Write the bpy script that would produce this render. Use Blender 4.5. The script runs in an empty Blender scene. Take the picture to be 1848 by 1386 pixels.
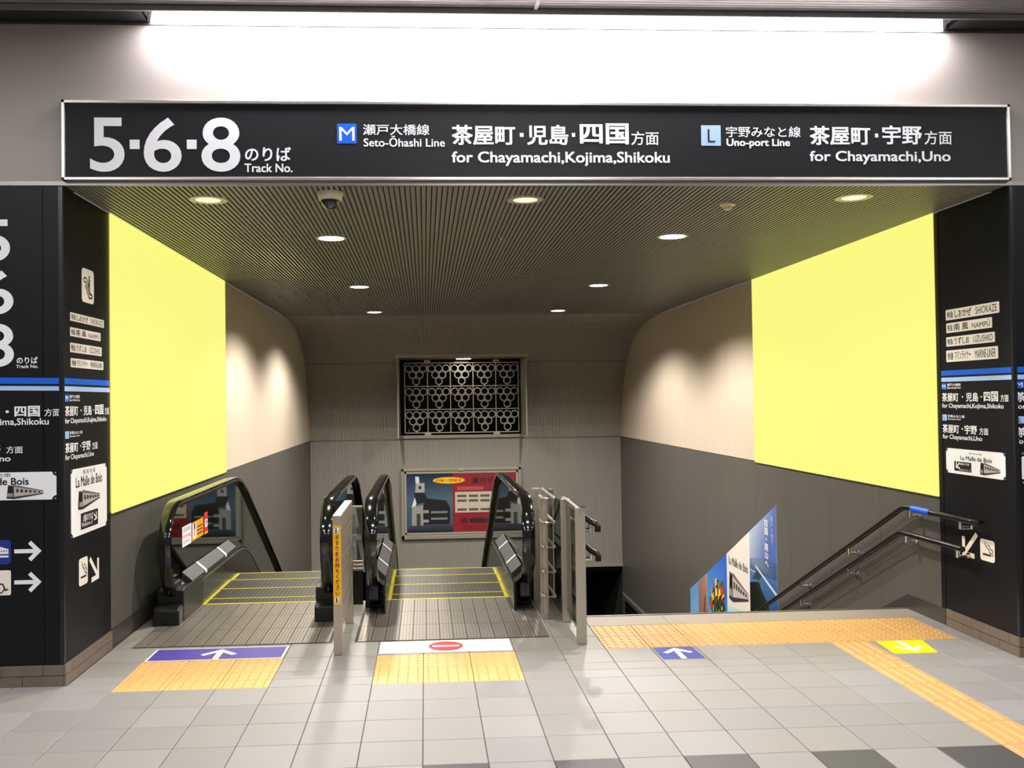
import bpy, math, random
from mathutils import Vector, Matrix
random.seed(7)
SC = bpy.context.scene
COL = SC.collection
# ------------------------------------------------------------------ camera
F_PX, CX, CY = 1632.96, 856.354, 690.843
YAW, PITCH, ROLL = 0.0551, 0.0183, -0.0131
CAM = Vector((0.0292, -5.9445, 1.6562))
def cam_axes():
    cy, sy, cp, sp = math.cos(YAW), math.sin(YAW), math.cos(PITCH), math.sin(PITCH)
    fwd = Vector((sy*cp, cy*cp, sp)); right = Vector((cy, -sy, 0)); up = right.cross(fwd)
    cr, sr = math.cos(ROLL), math.sin(ROLL)
    return cr*right+sr*up, -sr*right+cr*up, fwd
RIGHT, UP, FWD = cam_axes()
cd = bpy.data.cameras.new('camera'); cam = bpy.data.objects.new('camera', cd); COL.objects.link(cam)
m = Matrix((RIGHT, UP, -FWD)).transposed().to_4x4(); m.translation = CAM; cam.matrix_world = m
cd.sensor_width = 36; cd.lens = F_PX*36/1848
cd.shift_x = (924-CX)/1848; cd.shift_y = (CY-693)/1848; cd.clip_start = .05
SC.camera = cam
def at(x, y, ax, val):                      # a pixel of the photograph -> the point on the plane axis ax = val
    d = RIGHT*((x-CX)/F_PX) - UP*((y-CY)/F_PX) + FWD
    return CAM + d*((val-CAM[ax])/d[ax])
# ------------------------------------------------------------------ light and exposure
SC.view_settings.view_transform = 'Standard'; SC.view_settings.look = 'None'
SC.view_settings.exposure = 0; SC.view_settings.gamma = 1; SC.view_settings.use_curve_mapping = False
w = bpy.data.worlds.new('world'); SC.world = w; w.use_nodes = True
w.node_tree.nodes['Background'].inputs[0].default_value = (1, .96, .93, 1)
w.node_tree.nodes['Background'].inputs[1].default_value = .16
HALL_FILL = 54; SPOT_POWER = 600; FRONT_SPOT = 34; STRIP = 60; AD_GLOW = .97
WARM = (1, .93, .84)
def light(name, kind, loc, power, color=(1,1,1), rot=(0,0,0), **k):
    l = bpy.data.lights.new(name, kind); l.energy = power; l.color = color
    for a, b in k.items(): setattr(l, a, b)
    o = bpy.data.objects.new(name, l); COL.objects.link(o); o.location = loc; o.rotation_euler = rot
    o['label'] = 'lamp light'; return o
# unseen fill lamps added on the hall ceiling (fixtures are built further down at the same places)
HALL = [(-3.2,-2.6),(0.8,-2.6),(4.6,-2.6),(-3.2,-5.2),(0.8,-5.2),(4.6,-5.2),(-3.2,-7.8),(0.8,-7.8),(4.6,-7.8)]
for x, y in HALL:
    light('hall_fill_light', 'AREA', (x, y, 3.86), HALL_FILL, (1,.975,.95), shape='RECTANGLE', size=1.2, size_y=.3)
XL, XR, ZC, YF = -2.115, 3.73, 2.965, -.447
SPOTS = [(-.705,1.35),(2.065,1.32),(-.705,4.48),(2.065,4.47),(-.70,7.48),(2.03,7.46)]
for x, y in SPOTS:
    light('downlight_beam', 'SPOT', (x, y, ZC-.02), SPOT_POWER*(.55 if y < 2 else 1), WARM, spot_size=math.radians(146), spot_blend=.45, shadow_soft_size=.06)
FSPOTS = [(-1.35,-.05),(.705,-.045),(2.893,-.10)]
for x, y in FSPOTS:
    light('downlight_beam', 'SPOT', (x, y, ZC-.02), FRONT_SPOT, WARM, spot_size=math.radians(140), spot_blend=.5, shadow_soft_size=.06)
# ------------------------------------------------------------------ materials
def lin(c): return tuple((v/255/12.92 if v/255 <= .04045 else ((v/255+.055)/1.055)**2.4) for v in c)
MATS = {}
def mat(name, rgb, rough=.6, metal=0, noise=0, scale=8, bump=0, bscale=60, spec=.5, emit=0, stretch=None, coat=0):
    if name in MATS: return MATS[name]
    m = bpy.data.materials.new(name); m.use_nodes = True; nt = m.node_tree; N = nt.nodes; L = nt.links
    b = N['Principled BSDF']; c = lin(rgb)
    b.inputs['Base Color'].default_value = (*c, 1); b.inputs['Roughness'].default_value = rough
    b.inputs['Metallic'].default_value = metal; b.inputs['Specular IOR Level'].default_value = spec
    b.inputs['Coat Weight'].default_value = coat
    if emit:
        b.inputs['Emission Color'].default_value = (*c, 1); b.inputs['Emission Strength'].default_value = emit
    if noise or bump:
        tc = N.new('ShaderNodeTexCoord'); mp = N.new('ShaderNodeMapping'); L.new(tc.outputs['Object'], mp.inputs[0])
        if stretch: mp.inputs['Scale'].default_value = stretch
    if noise:
        n = N.new('ShaderNodeTexNoise'); n.inputs['Scale'].default_value = scale; n.inputs['Detail'].default_value = 5
        oi = N.new('ShaderNodeObjectInfo'); n.noise_dimensions = '4D'
        mu = N.new('ShaderNodeMath'); mu.operation = 'MULTIPLY'; mu.inputs[1].default_value = 40
        L.new(oi.outputs['Random'], mu.inputs[0]); L.new(mu.outputs[0], n.inputs['W'])
        L.new(mp.outputs[0], n.inputs['Vector'])
        r = N.new('ShaderNodeMapRange'); r.inputs['From Min'].default_value = .25; r.inputs['From Max'].default_value = .75
        r.inputs['To Min'].default_value = 1-noise; r.inputs['To Max'].default_value = 1+noise
        L.new(n.outputs['Fac'], r.inputs['Value'])
        vm = N.new('ShaderNodeVectorMath'); vm.operation = 'SCALE'; vm.inputs[0].default_value = c
        L.new(r.outputs[0], vm.inputs['Scale']); L.new(vm.outputs[0], b.inputs['Base Color'])
        r2 = N.new('ShaderNodeMapRange'); r2.inputs['To Min'].default_value = max(0,rough-.08); r2.inputs['To Max'].default_value = min(1,rough+.1)
        L.new(n.outputs['Fac'], r2.inputs['Value']); L.new(r2.outputs[0], b.inputs['Roughness'])
    if bump:
        n2 = N.new('ShaderNodeTexNoise'); n2.inputs['Scale'].default_value = bscale; n2.inputs['Detail'].default_value = 3
        L.new(mp.outputs[0], n2.inputs['Vector'])
        bp = N.new('ShaderNodeBump'); bp.inputs['Strength'].default_value = bump; bp.inputs['Distance'].default_value = .004
        L.new(n2.outputs['Fac'], bp.inputs['Height']); L.new(bp.outputs[0], b.inputs['Normal'])
    MATS[name] = m; return m
def glass_mat(name, tint, refl=.12):
    m = bpy.data.materials.new(name); m.use_nodes = True; nt = m.node_tree; N = nt.nodes; L = nt.links; N.clear()
    o = N.new('ShaderNodeOutputMaterial'); t = N.new('ShaderNodeBsdfTransparent'); g = N.new('ShaderNodeBsdfGlossy')
    t.inputs[0].default_value = (*tint, 1); g.inputs['Roughness'].default_value = .02; g.inputs[0].default_value = (.9,.95,.93,1)
    f = N.new('ShaderNodeFresnel'); f.inputs[0].default_value = 1.5
    mr = N.new('ShaderNodeMath'); mr.operation = 'MULTIPLY_ADD'; mr.inputs[1].default_value = .9; mr.inputs[2].default_value = refl*.2
    x = N.new('ShaderNodeMixShader'); L.new(f.outputs[0], mr.inputs[0]); L.new(mr.outputs[0], x.inputs[0])
    L.new(t.outputs[0], x.inputs[1]); L.new(g.outputs[0], x.inputs[2]); L.new(x.outputs[0], o.inputs[0])
    return m
def vcol_mat(name, rough=.4, emit=0):
    m = bpy.data.materials.new(name); m.use_nodes = True; N = m.node_tree.nodes; L = m.node_tree.links
    b = N['Principled BSDF']; a = N.new('ShaderNodeVertexColor'); a.layer_name = 'print'
    L.new(a.outputs[0], b.inputs['Base Color']); b.inputs['Roughness'].default_value = rough
    return m
M = dict(
 header=mat('painted header steel', (160,150,143), .45, noise=.02, scale=2, bump=.03, bscale=200),
 black=mat('black film', (22,22,26), .45, noise=.05, scale=3, spec=.18),
 blacktrim=mat('black edge', (20,20,22), .3),
 signblack=mat('sign black face', (13,13,18), .55, spec=.3, noise=.02, scale=2),
 white=mat('white lettering', (238,238,242), .5),
 cream=mat('cream film', (238,232,222), .5),
 ink=mat('dark print', (22,22,24), .5),
 greyink=mat('grey print', (120,118,116), .5),
 blue=mat('line blue', (0,96,214), .4), ltblue=mat('line light blue', (168,198,240), .4),
 navy=mat('navy film', (35,50,140), .4),
 alu=mat('aluminium trim', (190,184,178), .32, .85, noise=.03, scale=20),
 channel=mat('dark light channel', (58,60,63), .35, .7),
 alu2=mat('grey satin trim', (140,138,138), .4, .6),
 slat=mat('ceiling slat metal', (150,148,142), .42, .45, noise=.04, scale=4, stretch=(1,.2,1)),
 curvem=mat('curved wall metal', (176,171,160), .5, .3, noise=.03, scale=3, stretch=(1,1,.2)),
 curveback=mat('curved wall groove', (100,97,90), .6, .2),
 slatback=mat('ceiling backing', (66,64,60), .8),
 backpanel=mat('ribbed wall metal', (152,149,142), .5, .2, noise=.03, scale=3, stretch=(1,1,.2)),
 wallup=mat('beige wall panel', (198,184,167), .55, noise=.02, scale=2, bump=.02, bscale=300),
 dado=mat('grey dado panel', (86,83,78), .42, noise=.03, scale=2, bump=.02, bscale=300),
 dadobase=mat('dark plinth', (62,59,56), .35, noise=.05),
 tile_a=mat('floor tile a', (138,134,129), .50, noise=.035, scale=6, bump=.08, bscale=400),
 tile_b=mat('floor tile b', (135,132,129), .48, noise=.035, scale=6, bump=.08, bscale=400),
 tile_c=mat('floor tile c', (141,138,135), .52, noise=.04, scale=6, bump=.08, bscale=400),
 tile_d=mat('floor tile dark', (72,70,70), .45, noise=.12, scale=30, bump=.1, bscale=400),
 grout=mat('floor grout', (74,66,60), .8, noise=.1, scale=40),
 nosing=mat('granite strip', (146,136,124), .5, noise=.14, scale=90, bump=.06, bscale=300),
 tactile=mat('tactile yellow', (198,152,90), .5, noise=.06, scale=8),
 tactile2=mat('tactile yellow bright', (216,168,100), .5, noise=.05, scale=8),
 brick=mat('plinth tile', (112,98,86), .45, noise=.1, scale=14, bump=.1, bscale=200),
 mortar=mat('plinth mortar', (58,50,45), .9),
 purple=mat('violet floor film', (92,78,176), .3, noise=.03, scale=6), bluefilm=mat('blue floor film', (62,72,168), .3, noise=.03, scale=6),
 whitefilm=mat('white floor film', (250,247,240), .3), redfilm=mat('red floor film', (226,52,60), .35),
 yelfilm=mat('yellow floor film', (250,226,10), .3),
 steel=mat('brushed stainless', (182,173,160), .36, .65, noise=.05, scale=30, stretch=(1,1,.1)),
 steeldark=mat('dull steel', (120,115,108), .4, .8, noise=.05, scale=12),
 chrome=mat('chrome', (225,225,225), .08, 1),
 rubber=mat('handrail rubber', (12,12,13), .12, spec=.7, coat=.4),
 newel=mat('newel black plastic', (9,9,10), .35), newelgrey=mat('newel grey plastic', (22,23,23), .3),
 skirt=mat('skirt dark steel', (24,24,22), .25, .5), deck=mat('deck cover', (50,49,47), .5, .2),
 tread=mat('tread aluminium', (74,70,64), .5, .4, noise=.08, scale=14), treadline=mat('tread rib', (60,56,51), .5, .4),
 comb=mat('comb plate', (138,131,122), .42, .6, noise=.05, scale=8, stretch=(1,.15,1)),
 combgroove=mat('comb groove', (58,54,50), .6, .3), combbright=mat('comb ridge', (168,160,150), .35, .7),
 yellow=mat('safety yellow', (188,182,20), .5), labelyel=mat('label yellow', (238,178,10), .4),
 pipe=mat('dark wall handrail', (20,20,20), .28, .2), bluecap=mat('blue braille sleeve', (30,92,225), .35),
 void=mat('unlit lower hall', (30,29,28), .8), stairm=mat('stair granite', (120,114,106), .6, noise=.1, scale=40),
 camwhite=mat('camera housing', (226,216,192), .4), camdome=mat('camera dome', (8,8,10), .08, coat=1),
 lens=mat('lamp lens lit', (255,250,240), .5, emit=9), lensdim=mat('lamp lens front', (255,242,214), .4, emit=.75),
 lampring=mat('lamp ring', (206,200,190), .35, .3), reflector=mat('lamp reflector', (222,214,200), .2, .8),
 strip=mat('strip diffuser', (250,248,255), .5, emit=STRIP), hallfill=mat('hall fill lamp diffuser', (250,250,250), .5, emit=3),
 hallceil=mat('hall ceiling metal', (158,157,162), .4, .4, noise=.03),
 night=mat('night window glass', (3,3,4), .03, spec=.12), grille=mat('grille ivory metal', (176,170,154), .4, .3),
 frame=mat('window frame paint', (150,146,134), .45, .2, noise=.03),
 glow=mat('distant lamp', (255,238,200), .5, emit=2.5),
 red=mat('poster red', (176,32,52), .4), posteryel=mat('poster yellow', (238,190,20), .4), posterpale=mat('poster pale', (206,194,176), .5),
 posterpink=mat('poster muted pink', (150,60,70), .5), posterblack=mat('poster black', (34,32,36), .5),
 stickerpink=mat('sticker pink', (236,170,176), .5), orange=mat('sticker orange', (240,160,20), .4), stickred=mat('sticker red', (214,46,52), .4),
 wirered=mat('red wire', (220,60,60), .5),
)
M['ad'] = mat('glowing yellow film', (40,38,6), .5)
_b = M['ad'].node_tree.nodes['Principled BSDF']
_b.inputs['Emission Color'].default_value = (*lin((253,251,130)), 1); _b.inputs['Emission Strength'].default_value = AD_GLOW  # glow added so the yellow stays flat; no backlight known
M['glass'] = glass_mat('balustrade glass', (.80,.87,.83), .3)
M['clearguard'] = glass_mat('clear guard', (.82,.85,.83), .5)
M['print'] = vcol_mat('printed picture')
# ------------------------------------------------------------------ helpers
class MB:
    def __init__(s): s.v = []; s.f = []; s.mi = []; s.mats = []; s.cur = 0
    def use(s, m):
        if m not in s.mats: s.mats.append(m)
        s.cur = s.mats.index(m); return s
    def face(s, pts):
        n = len(s.v); s.v += [Vector(p) for p in pts]; s.f.append(tuple(range(n, n+len(pts)))); s.mi.append(s.cur); return s
    def box(s, x0, x1, y0, y1, z0, z1):
        n = len(s.v)
        s.v += [Vector(p) for p in ((x0,y0,z0),(x1,y0,z0),(x1,y1,z0),(x0,y1,z0),(x0,y0,z1),(x1,y0,z1),(x1,y1,z1),(x0,y1,z1))]
        for f in ((0,3,2,1),(4,5,6,7),(0,1,5,4),(1,2,6,5),(2,3,7,6),(3,0,4,7)): s.f.append(tuple(n+i for i in f)); s.mi.append(s.cur)
        return s
    def prismx(s, prof, x0, x1):            # prof: (y,z) outline, counter-clockwise seen from +X
        n = len(s.v); k = len(prof)
        s.v += [Vector((x0,y,z)) for y, z in prof] + [Vector((x1,y,z)) for y, z in prof]
        s.f.append(tuple(n+i for i in reversed(range(k)))); s.mi.append(s.cur)
        s.f.append(tuple(n+k+i for i in range(k))); s.mi.append(s.cur)
        for i in range(k):
            j = (i+1) % k; s.f.append((n+i, n+j, n+k+j, n+k+i)); s.mi.append(s.cur)
        return s
    def sweep(s, path, sec, side=Vector((1,0,0)), closed_sec=True):   # section (a,b): a along side, b along normal
        n = len(s.v); k = len(sec); L = len(path)
        for i, p in enumerate(path):
            t = (Vector(path[min(i+1,L-1)])-Vector(path[max(i-1,0)])).normalized()
            sd = (side - t*side.dot(t)).normalized(); nn = sd.cross(t)
            for a, b in sec: s.v.append(Vector(p)+sd*a+nn*b)
        for i in range(L-1):
            for j in range(k):
                q = (j+1) % k; s.f.append((n+i*k+j, n+i*k+q, n+(i+1)*k+q, n+(i+1)*k+j)); s.mi.append(s.cur)
        s.f.append(tuple(n+j for j in reversed(range(k)))); s.mi.append(s.cur)
        s.f.append(tuple(n+(L-1)*k+j for j in range(k))); s.mi.append(s.cur)
        return s
    def tube(s, path, r, n=12):
        d = Vector(path[-1])-Vector(path[0]); side = Vector((1,0,0)) if abs(d.normalized().x) < .9 else Vector((0,0,1))
        return s.sweep(path, [(r*math.cos(2*math.pi*i/n), r*math.sin(2*math.pi*i/n)) for i in range(n)], side)
    def lathe(s, c, prof, n=24):            # prof (r,z) about a vertical axis through c
        b = len(s.v); k = len(prof)
        for i in range(n):
            a = 2*math.pi*i/n
            for r, z in prof: s.v.append(Vector((c[0]+r*math.cos(a), c[1]+r*math.sin(a), c[2]+z)))
        for i in range(n):
            j = (i+1) % n
            for q in range(k-1): s.f.append((b+i*k+q, b+j*k+q, b+j*k+q+1, b+i*k+q+1)); s.mi.append(s.cur)
        return s
    def disc(s, c, r, n=24, down=True):
        pts = [(c[0]+r*math.cos(2*math.pi*i/n), c[1]+r*math.sin(2*math.pi*i/n), c[2]) for i in range(n)]
        return s.face(pts[::-1] if down else pts)
    def build(s, name, m=None, parent=None, smooth=False, bevel=0):
        me = bpy.data.meshes.new(name); off = wloc(parent) if parent else Vector()
        me.from_pydata([v-off for v in s.v], [], s.f)
        for x in (s.mats or [m]): me.materials.append(x)
        if s.mats: me.polygons.foreach_set('material_index', s.mi)
        me.update(); o = bpy.data.objects.new(name, me); COL.objects.link(o)
        if parent: o.parent = parent
        if smooth:
            me.polygons.foreach_set('use_smooth', [True]*len(me.polygons))
            e = o.modifiers.new('split', 'EDGE_SPLIT'); e.split_angle = math.radians(38)
        if bevel:
            b = o.modifiers.new('bevel', 'BEVEL'); b.width = bevel; b.segments = 2; b.limit_method = 'ANGLE'
        return o
def wloc(o):
    v = Vector()
    while o: v += o.location; o = o.parent
    return v
def tag(o, label=None, cat=None, group=None, kind=None):
    if label: o['label'] = label
    if cat: o['category'] = cat
    if group: o['group'] = group
    if kind: o['kind'] = kind
    return o
def thing(name, label, cat, loc=(0,0,0), group=None):
    o = bpy.data.objects.new(name, None); COL.objects.link(o); o.location = loc; o.empty_display_size = .1
    return tag(o, label, cat, group)
def structure(name, loc=(0,0,0), label=None):
    o = bpy.data.objects.new(name, None); COL.objects.link(o); o.location = loc; return tag(o, label, kind='structure')
def box(name, m, p, *b, bevel=0): return MB().box(*b).build(name, m, p, bevel=bevel)
def P(plane, c, u, v):
    return {'F': (u, c, v), 'L': (c, u, v), 'R': (c, -u, v), 'G': (u, v, c)}[plane]
def uv(plane, c, x, y):                     # pixel -> plane coordinates
    if plane == 'F': p = at(x, y, 1, c); return p.x, p.z
    if plane == 'L': p = at(x, y, 0, c); return p.y, p.z
    if plane == 'R': p = at(x, y, 0, c); return -p.y, p.z
    p = at(x, y, 2, c); return p.x, p.y
def flat(plane, c, pts, name, m, parent, th=.0):
    """flat shape, th = thickness built backwards from the face"""
    mb = MB()
    if not th: mb.face([P(plane, c, u, v) for u, v in pts]); return mb.build(name, m, parent)
    n = {'F': Vector((0,1,0)), 'L': Vector((-1,0,0)), 'R': Vector((1,0,0)), 'G': Vector((0,0,-1))}[plane]
    f = [Vector(P(plane, c, u, v)) for u, v in pts]; b = [q+n*th for q in f]
    mb.face(f); mb.face(b[::-1])
    for i in range(len(f)):
        j = (i+1) % len(f); mb.face([f[j], f[i], b[i], b[j]])
    return mb.build(name, m, parent)
def rect(u0, v0, u1, v1): return [(u0,v0),(u1,v0),(u1,v1),(u0,v1)]
def rrect(u0, v0, u1, v1, r, n=4):
    o = []
    for cx, cy, a in ((u1-r,v0+r,-90),(u1-r,v1-r,0),(u0+r,v1-r,90),(u0+r,v0+r,180)):
        for i in range(n+1):
            t = math.radians(a+90*i/n); o.append((cx+r*math.cos(t), cy+r*math.sin(t)))
    return o
def ell(cu, cv, ru, rv, n=28): return [(cu+ru*math.cos(2*math.pi*i/n), cv+rv*math.sin(2*math.pi*i/n)) for i in range(n)]
def stroke(plane, c, pts, w, name, m, parent, closed=False):
    mb = MB(); pts = [Vector((a,b)) for a, b in pts]
    if closed: pts.append(pts[0])
    for a, b in zip(pts, pts[1:]):
        d = (b-a); 
        if d.length < 1e-6: continue
        d.normalize(); n = Vector((-d.y, d.x))*w/2; e = d*w*.25
        cc = c+TOWARD[plane]*.00006*(len(mb.f) % 8)
        mb.face([P(plane, cc, *q) for q in (a-n-e, b-n+e, b+n+e, a+n-e)])
    return mb.build(name, m, parent)
TC = {}
def glyphs(body, space, off=0):
    k = (body, space, off)
    if k not in TC:
        c = bpy.data.curves.new('lettering', 'FONT'); c.body = body; c.offset = off; c.resolution_u = 6 if len(body) == 1 else 3
        c.space_line = space; c.align_x = 'CENTER' if '\n' in body else 'LEFT'
        o = bpy.data.objects.new('lettering', c); COL.objects.link(o)
        bpy.context.view_layer.update()
        me = bpy.data.meshes.new_from_object(o.evaluated_get(bpy.context.evaluated_depsgraph_get()))
        vs = [v.co.copy() for v in me.vertices]; fs = [tuple(p.vertices) for p in me.polygons]
        bpy.data.objects.remove(o); bpy.data.curves.remove(c); bpy.data.meshes.remove(me); TC[k] = (vs, fs)
    return TC[k]
TOWARD = {'F': -1, 'L': 1, 'R': -1, 'G': 1}
def text(body, plane, c, u0, v0, u1, v1, m, parent, name='lettering', bold=0, space=1):
    """words fitted into the rectangle u0..u1, v0..v1; bold thickens the strokes (in ems)"""
    one = len(body) == 1 and ord(body) < 128; bold = 0 if body in 'ML' else bold
    vs, fs = glyphs(body, space, min(bold, .012) if one else 0); e = 0 if one else bold
    x0 = min(v.x for v in vs)-e; x1 = max(v.x for v in vs)+e; y0 = min(v.y for v in vs)-e; y1 = max(v.y for v in vs)+e
    mb = MB()
    for i, (dx, dy) in enumerate([(e,e*.7),(-e,e*.7),(e,-e*.7),(-e,-e*.7)] if e else [(0,0)]):
        n = len(mb.v); cc = c+TOWARD[plane]*.00008*i
        mb.v += [Vector(P(plane, cc, u0+(v.x+dx-x0)/(x1-x0)*(u1-u0), v0+(v.y+dy-y0)/(y1-y0)*(v1-v0))) for v in vs]
        mb.f += [tuple(n+q for q in f) for f in fs]
    mb.mi = [0]*len(mb.f)
    return mb.build(name, m, parent)
def ptext(body, plane, c, x0, y0, x1, y1, m, parent, **k):   # (x0,y0) top left and (x1,y1) bottom right of the words in the photo
    a = uv(plane, c, x0, y0); b = uv(plane, c, x1, y1)
    return text(body, plane, c, a[0], b[1], b[0], a[1], m, parent, **k)
def prect(plane, c, x0, y0, x1, y1):
    a = uv(plane, c, x0, y0); b = uv(plane, c, x1, y1); return rect(a[0], b[1], b[0], a[1])
def picture(name, parent, faces):           # faces: (plane, c, [(u,v)..], [(r,g,b)..]) with a colour per corner: flat print
    me = bpy.data.meshes.new(name); off = wloc(parent); vs = []; fs = []; cs = []
    for plane, c, pts, cols in faces:
        n = len(vs); vs += [Vector(P(plane, c, *p))-off for p in pts]; fs.append(tuple(range(n, n+len(pts))))
        if isinstance(cols[0], (int, float)): cols = [cols]*len(pts)
        cs += [(*lin(q), 1) for q in cols]
    me.from_pydata(vs, [], fs); a = me.color_attributes.new('print', 'FLOAT_COLOR', 'POINT')
    for i, q in enumerate(cs): a.data[i].color = q
    me.materials.append(M['print']); o = bpy.data.objects.new(name, me); COL.objects.link(o); o.parent = parent; return o
def copy_to(src, parent, loc):
    o = src.copy(); COL.objects.link(o); o.parent = parent; o.location = loc; return o
def arrow(plane, c, a, b, hw, w, name, m, parent):   # one outline: shaft from a to b, head with two arms
    a = Vector(a); b = Vector(b); L = (b-a).length; d = (b-a)/L; n = Vector((-d.y, d.x)); k = .3536*w
    half = [(2*k, 0), (-hw+k, hw+k), (-hw-k, hw-k), (-2*k-w/2, w/2), (-L, w/2)]
    mb = MB(); W = lambda x, y: P(plane, c, *(b+d*(x-2*k)+n*y))
    up = [W(x, y) for x, y in half]; dn = [W(x, -y) for x, y in half]; j = W(-2*k-w/2, 0)
    mb.face([up[0], up[1], up[2], up[3], j]); mb.face([dn[0], j, dn[3], dn[2], dn[1]])
    mb.face([j, up[3], up[4], dn[4], dn[3]])
    return mb.build(name, m, parent)

# ================================================================== FLOOR
floor = structure('floor')
box('floor_bed', M['grout'], floor, -7, 9, -9, YF, -.3, -.006)
box('floor_bed', M['grout'], floor, XL, XR, YF, .895, -.3, -.006)
box('floor_bed', M['grout'], floor, XL, 1.2, .895, 1.64, -.3, -.006)
PATH = (2.72, 2.975)
def xcol(c):
    return {9: PATH[0], 10: PATH[1]}.get(c, c*.3)
REG = [(-7, 9, -9, YF), (XL, 1.2, YF, .335), (1.2, XR, YF, .602), (XL, -1.957, .335, 1.63), (-.628, -.472, .335, 1.63), (.874, 1.2, .335, 1.63)]
pillL, pillR = XL, XR
TM = {}
def tile(name, x0, x1, y0, y1, m, z=.0):
    g = .0018; w_, h_ = round(x1-x0, 3), round(y1-y0, 3)
    k = (name, w_, h_, m.name)
    if k not in TM:
        mb = MB(); a, b = w_-2*g, h_-2*g; c = .0025
        top = [(c,c),(a-c,c),(a-c,b-c),(c,b-c)]; bot = [(0,0),(a,0),(a,b),(0,b)]
        T = [(x,y,0) for x,y in top]; B = [(x,y,-.002) for x,y in bot]; D = [(x,y,-.02) for x,y in bot]
        mb.face(T)
        for i in range(4):
            j = (i+1) % 4; mb.face([T[j],T[i],B[i],B[j]]); mb.face([B[j],B[i],D[i],D[j]])
        if name == 'tactile_tile':
            for i in range(5):
                for j in range(5):
                    cx, cy = a*(i+.5)/5, b*(j+.5)/5; r = .0125*min(1, b/.29)
                    lo = [(cx+r*math.cos(t*math.pi/4), cy+r*math.sin(t*math.pi/4), 0) for t in range(8)]
                    hi = [(cx+r*.55*math.cos(t*math.pi/4), cy+r*.55*math.sin(t*math.pi/4), .0045) for t in range(8)]
                    mb.face(hi)
                    for t in range(8):
                        q = (t+1) % 8; mb.face([lo[t],lo[q],hi[q],hi[t]])
        if name == 'guide_tile':
            for i in range(4):
                cx = a*(i+.5)/4; r = .0165
                mb.face([(cx-r*.5,.012,.0045),(cx+r*.5,.012,.0045),(cx+r*.5,b-.012,.0045),(cx-r*.5,b-.012,.0045)])
                mb.face([(cx-r,.006,0),(cx-r*.5,.012,.0045),(cx-r*.5,b-.012,.0045),(cx-r,b-.006,0)])
                mb.face([(cx+r,.006,0),(cx+r,b-.006,0),(cx+r*.5,b-.012,.0045),(cx+r*.5,.012,.0045)])
                mb.face([(cx-r,.006,0),(cx+r,.006,0),(cx+r*.5,.012,.0045),(cx-r*.5,.012,.0045)])
        o = mb.build(name, m, floor); TM[k] = o
    else:
        o = TM[k].copy(); COL.objects.link(o)
    o.parent = floor; o.location = (x0+g, y0+g, z); return o
far = MB(); g = .002
for c in range(-22, 30):
    for r in range(-6, 27):                 # row r spans Y -0.3r .. -0.3r-0.3 (r=-1 is the first row inside)
        x0, x1, y1 = xcol(c), xcol(c+1), -.3*r; y0 = y1-.3
        for (a0, a1, b0, b1) in REG:
            u0, u1, v0, v1 = max(x0,a0), min(x1,a1), max(y0,b0), min(y1,b1)
            if u1-u0 < .02 or v1-v0 < .02: continue
            kind, mt = 'floor_tile', random.choice([M['tile_a'], M['tile_a'], M['tile_b'], M['tile_c']])
            if r in (0,1) and (-6 <= c < -3 or -1 <= c < 2): kind, mt = 'tactile_tile', M['tactile2']
            if r in (-2,-1) and 4 <= c < 12: kind, mt = 'tactile_tile', M['tactile']
            if c == 9 and r >= 0: kind, mt = 'guide_tile', M['tactile']
            if r == 6 and c % 2 == 0 and c != 9: mt = M['tile_d']
            vis = r <= 6 and -14 <= c <= 14
            if not vis:
                far.box(u0+g, u1-g, v0+g, v1-g, -.02, 0)
            else: tile(kind, u0, u1, v0, v1, mt)
tag(far.build('distant_tiles', M['tile_a'], floor), kind='stuff')
# granite strip at the head of the stairs, cut in slabs
xs = [1.2, 1.8, 2.4, 3.0, XR]
for a, b in zip(xs, xs[1:]):
    box('granite_slab', M['nosing'], floor, a+.001, b-.001, .604, .90, -.06, .0, bevel=.003)
box('nosing_edge', M['steeldark'], floor, 1.2, XR, .872, .902, -.03, .004)

# ================================================================== LOWER LEVEL, STAIRS
stair = structure('staircase', (1.12, .9, 0), 'stone staircase going down beside the escalators')
for i in range(17):
    z = -.165*(i+1); y = .9+.338*i
    mb = MB().box(1.10, XR, y, y+.345, z-.35, z); mb.build('stair_step', M['stairm'], stair)
low = structure('lower_hall_enclosure')  # added dark enclosure: keeps ambient light out, its colour stands for unlit space
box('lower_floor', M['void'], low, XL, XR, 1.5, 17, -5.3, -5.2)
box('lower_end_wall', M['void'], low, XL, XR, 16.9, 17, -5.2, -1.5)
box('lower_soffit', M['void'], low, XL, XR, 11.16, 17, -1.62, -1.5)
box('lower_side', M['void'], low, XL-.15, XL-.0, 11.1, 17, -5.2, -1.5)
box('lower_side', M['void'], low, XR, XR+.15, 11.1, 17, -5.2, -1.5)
box('pit_wall', M['void'], low, XL, XR, .88, .898, -5.2, -.31)

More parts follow.
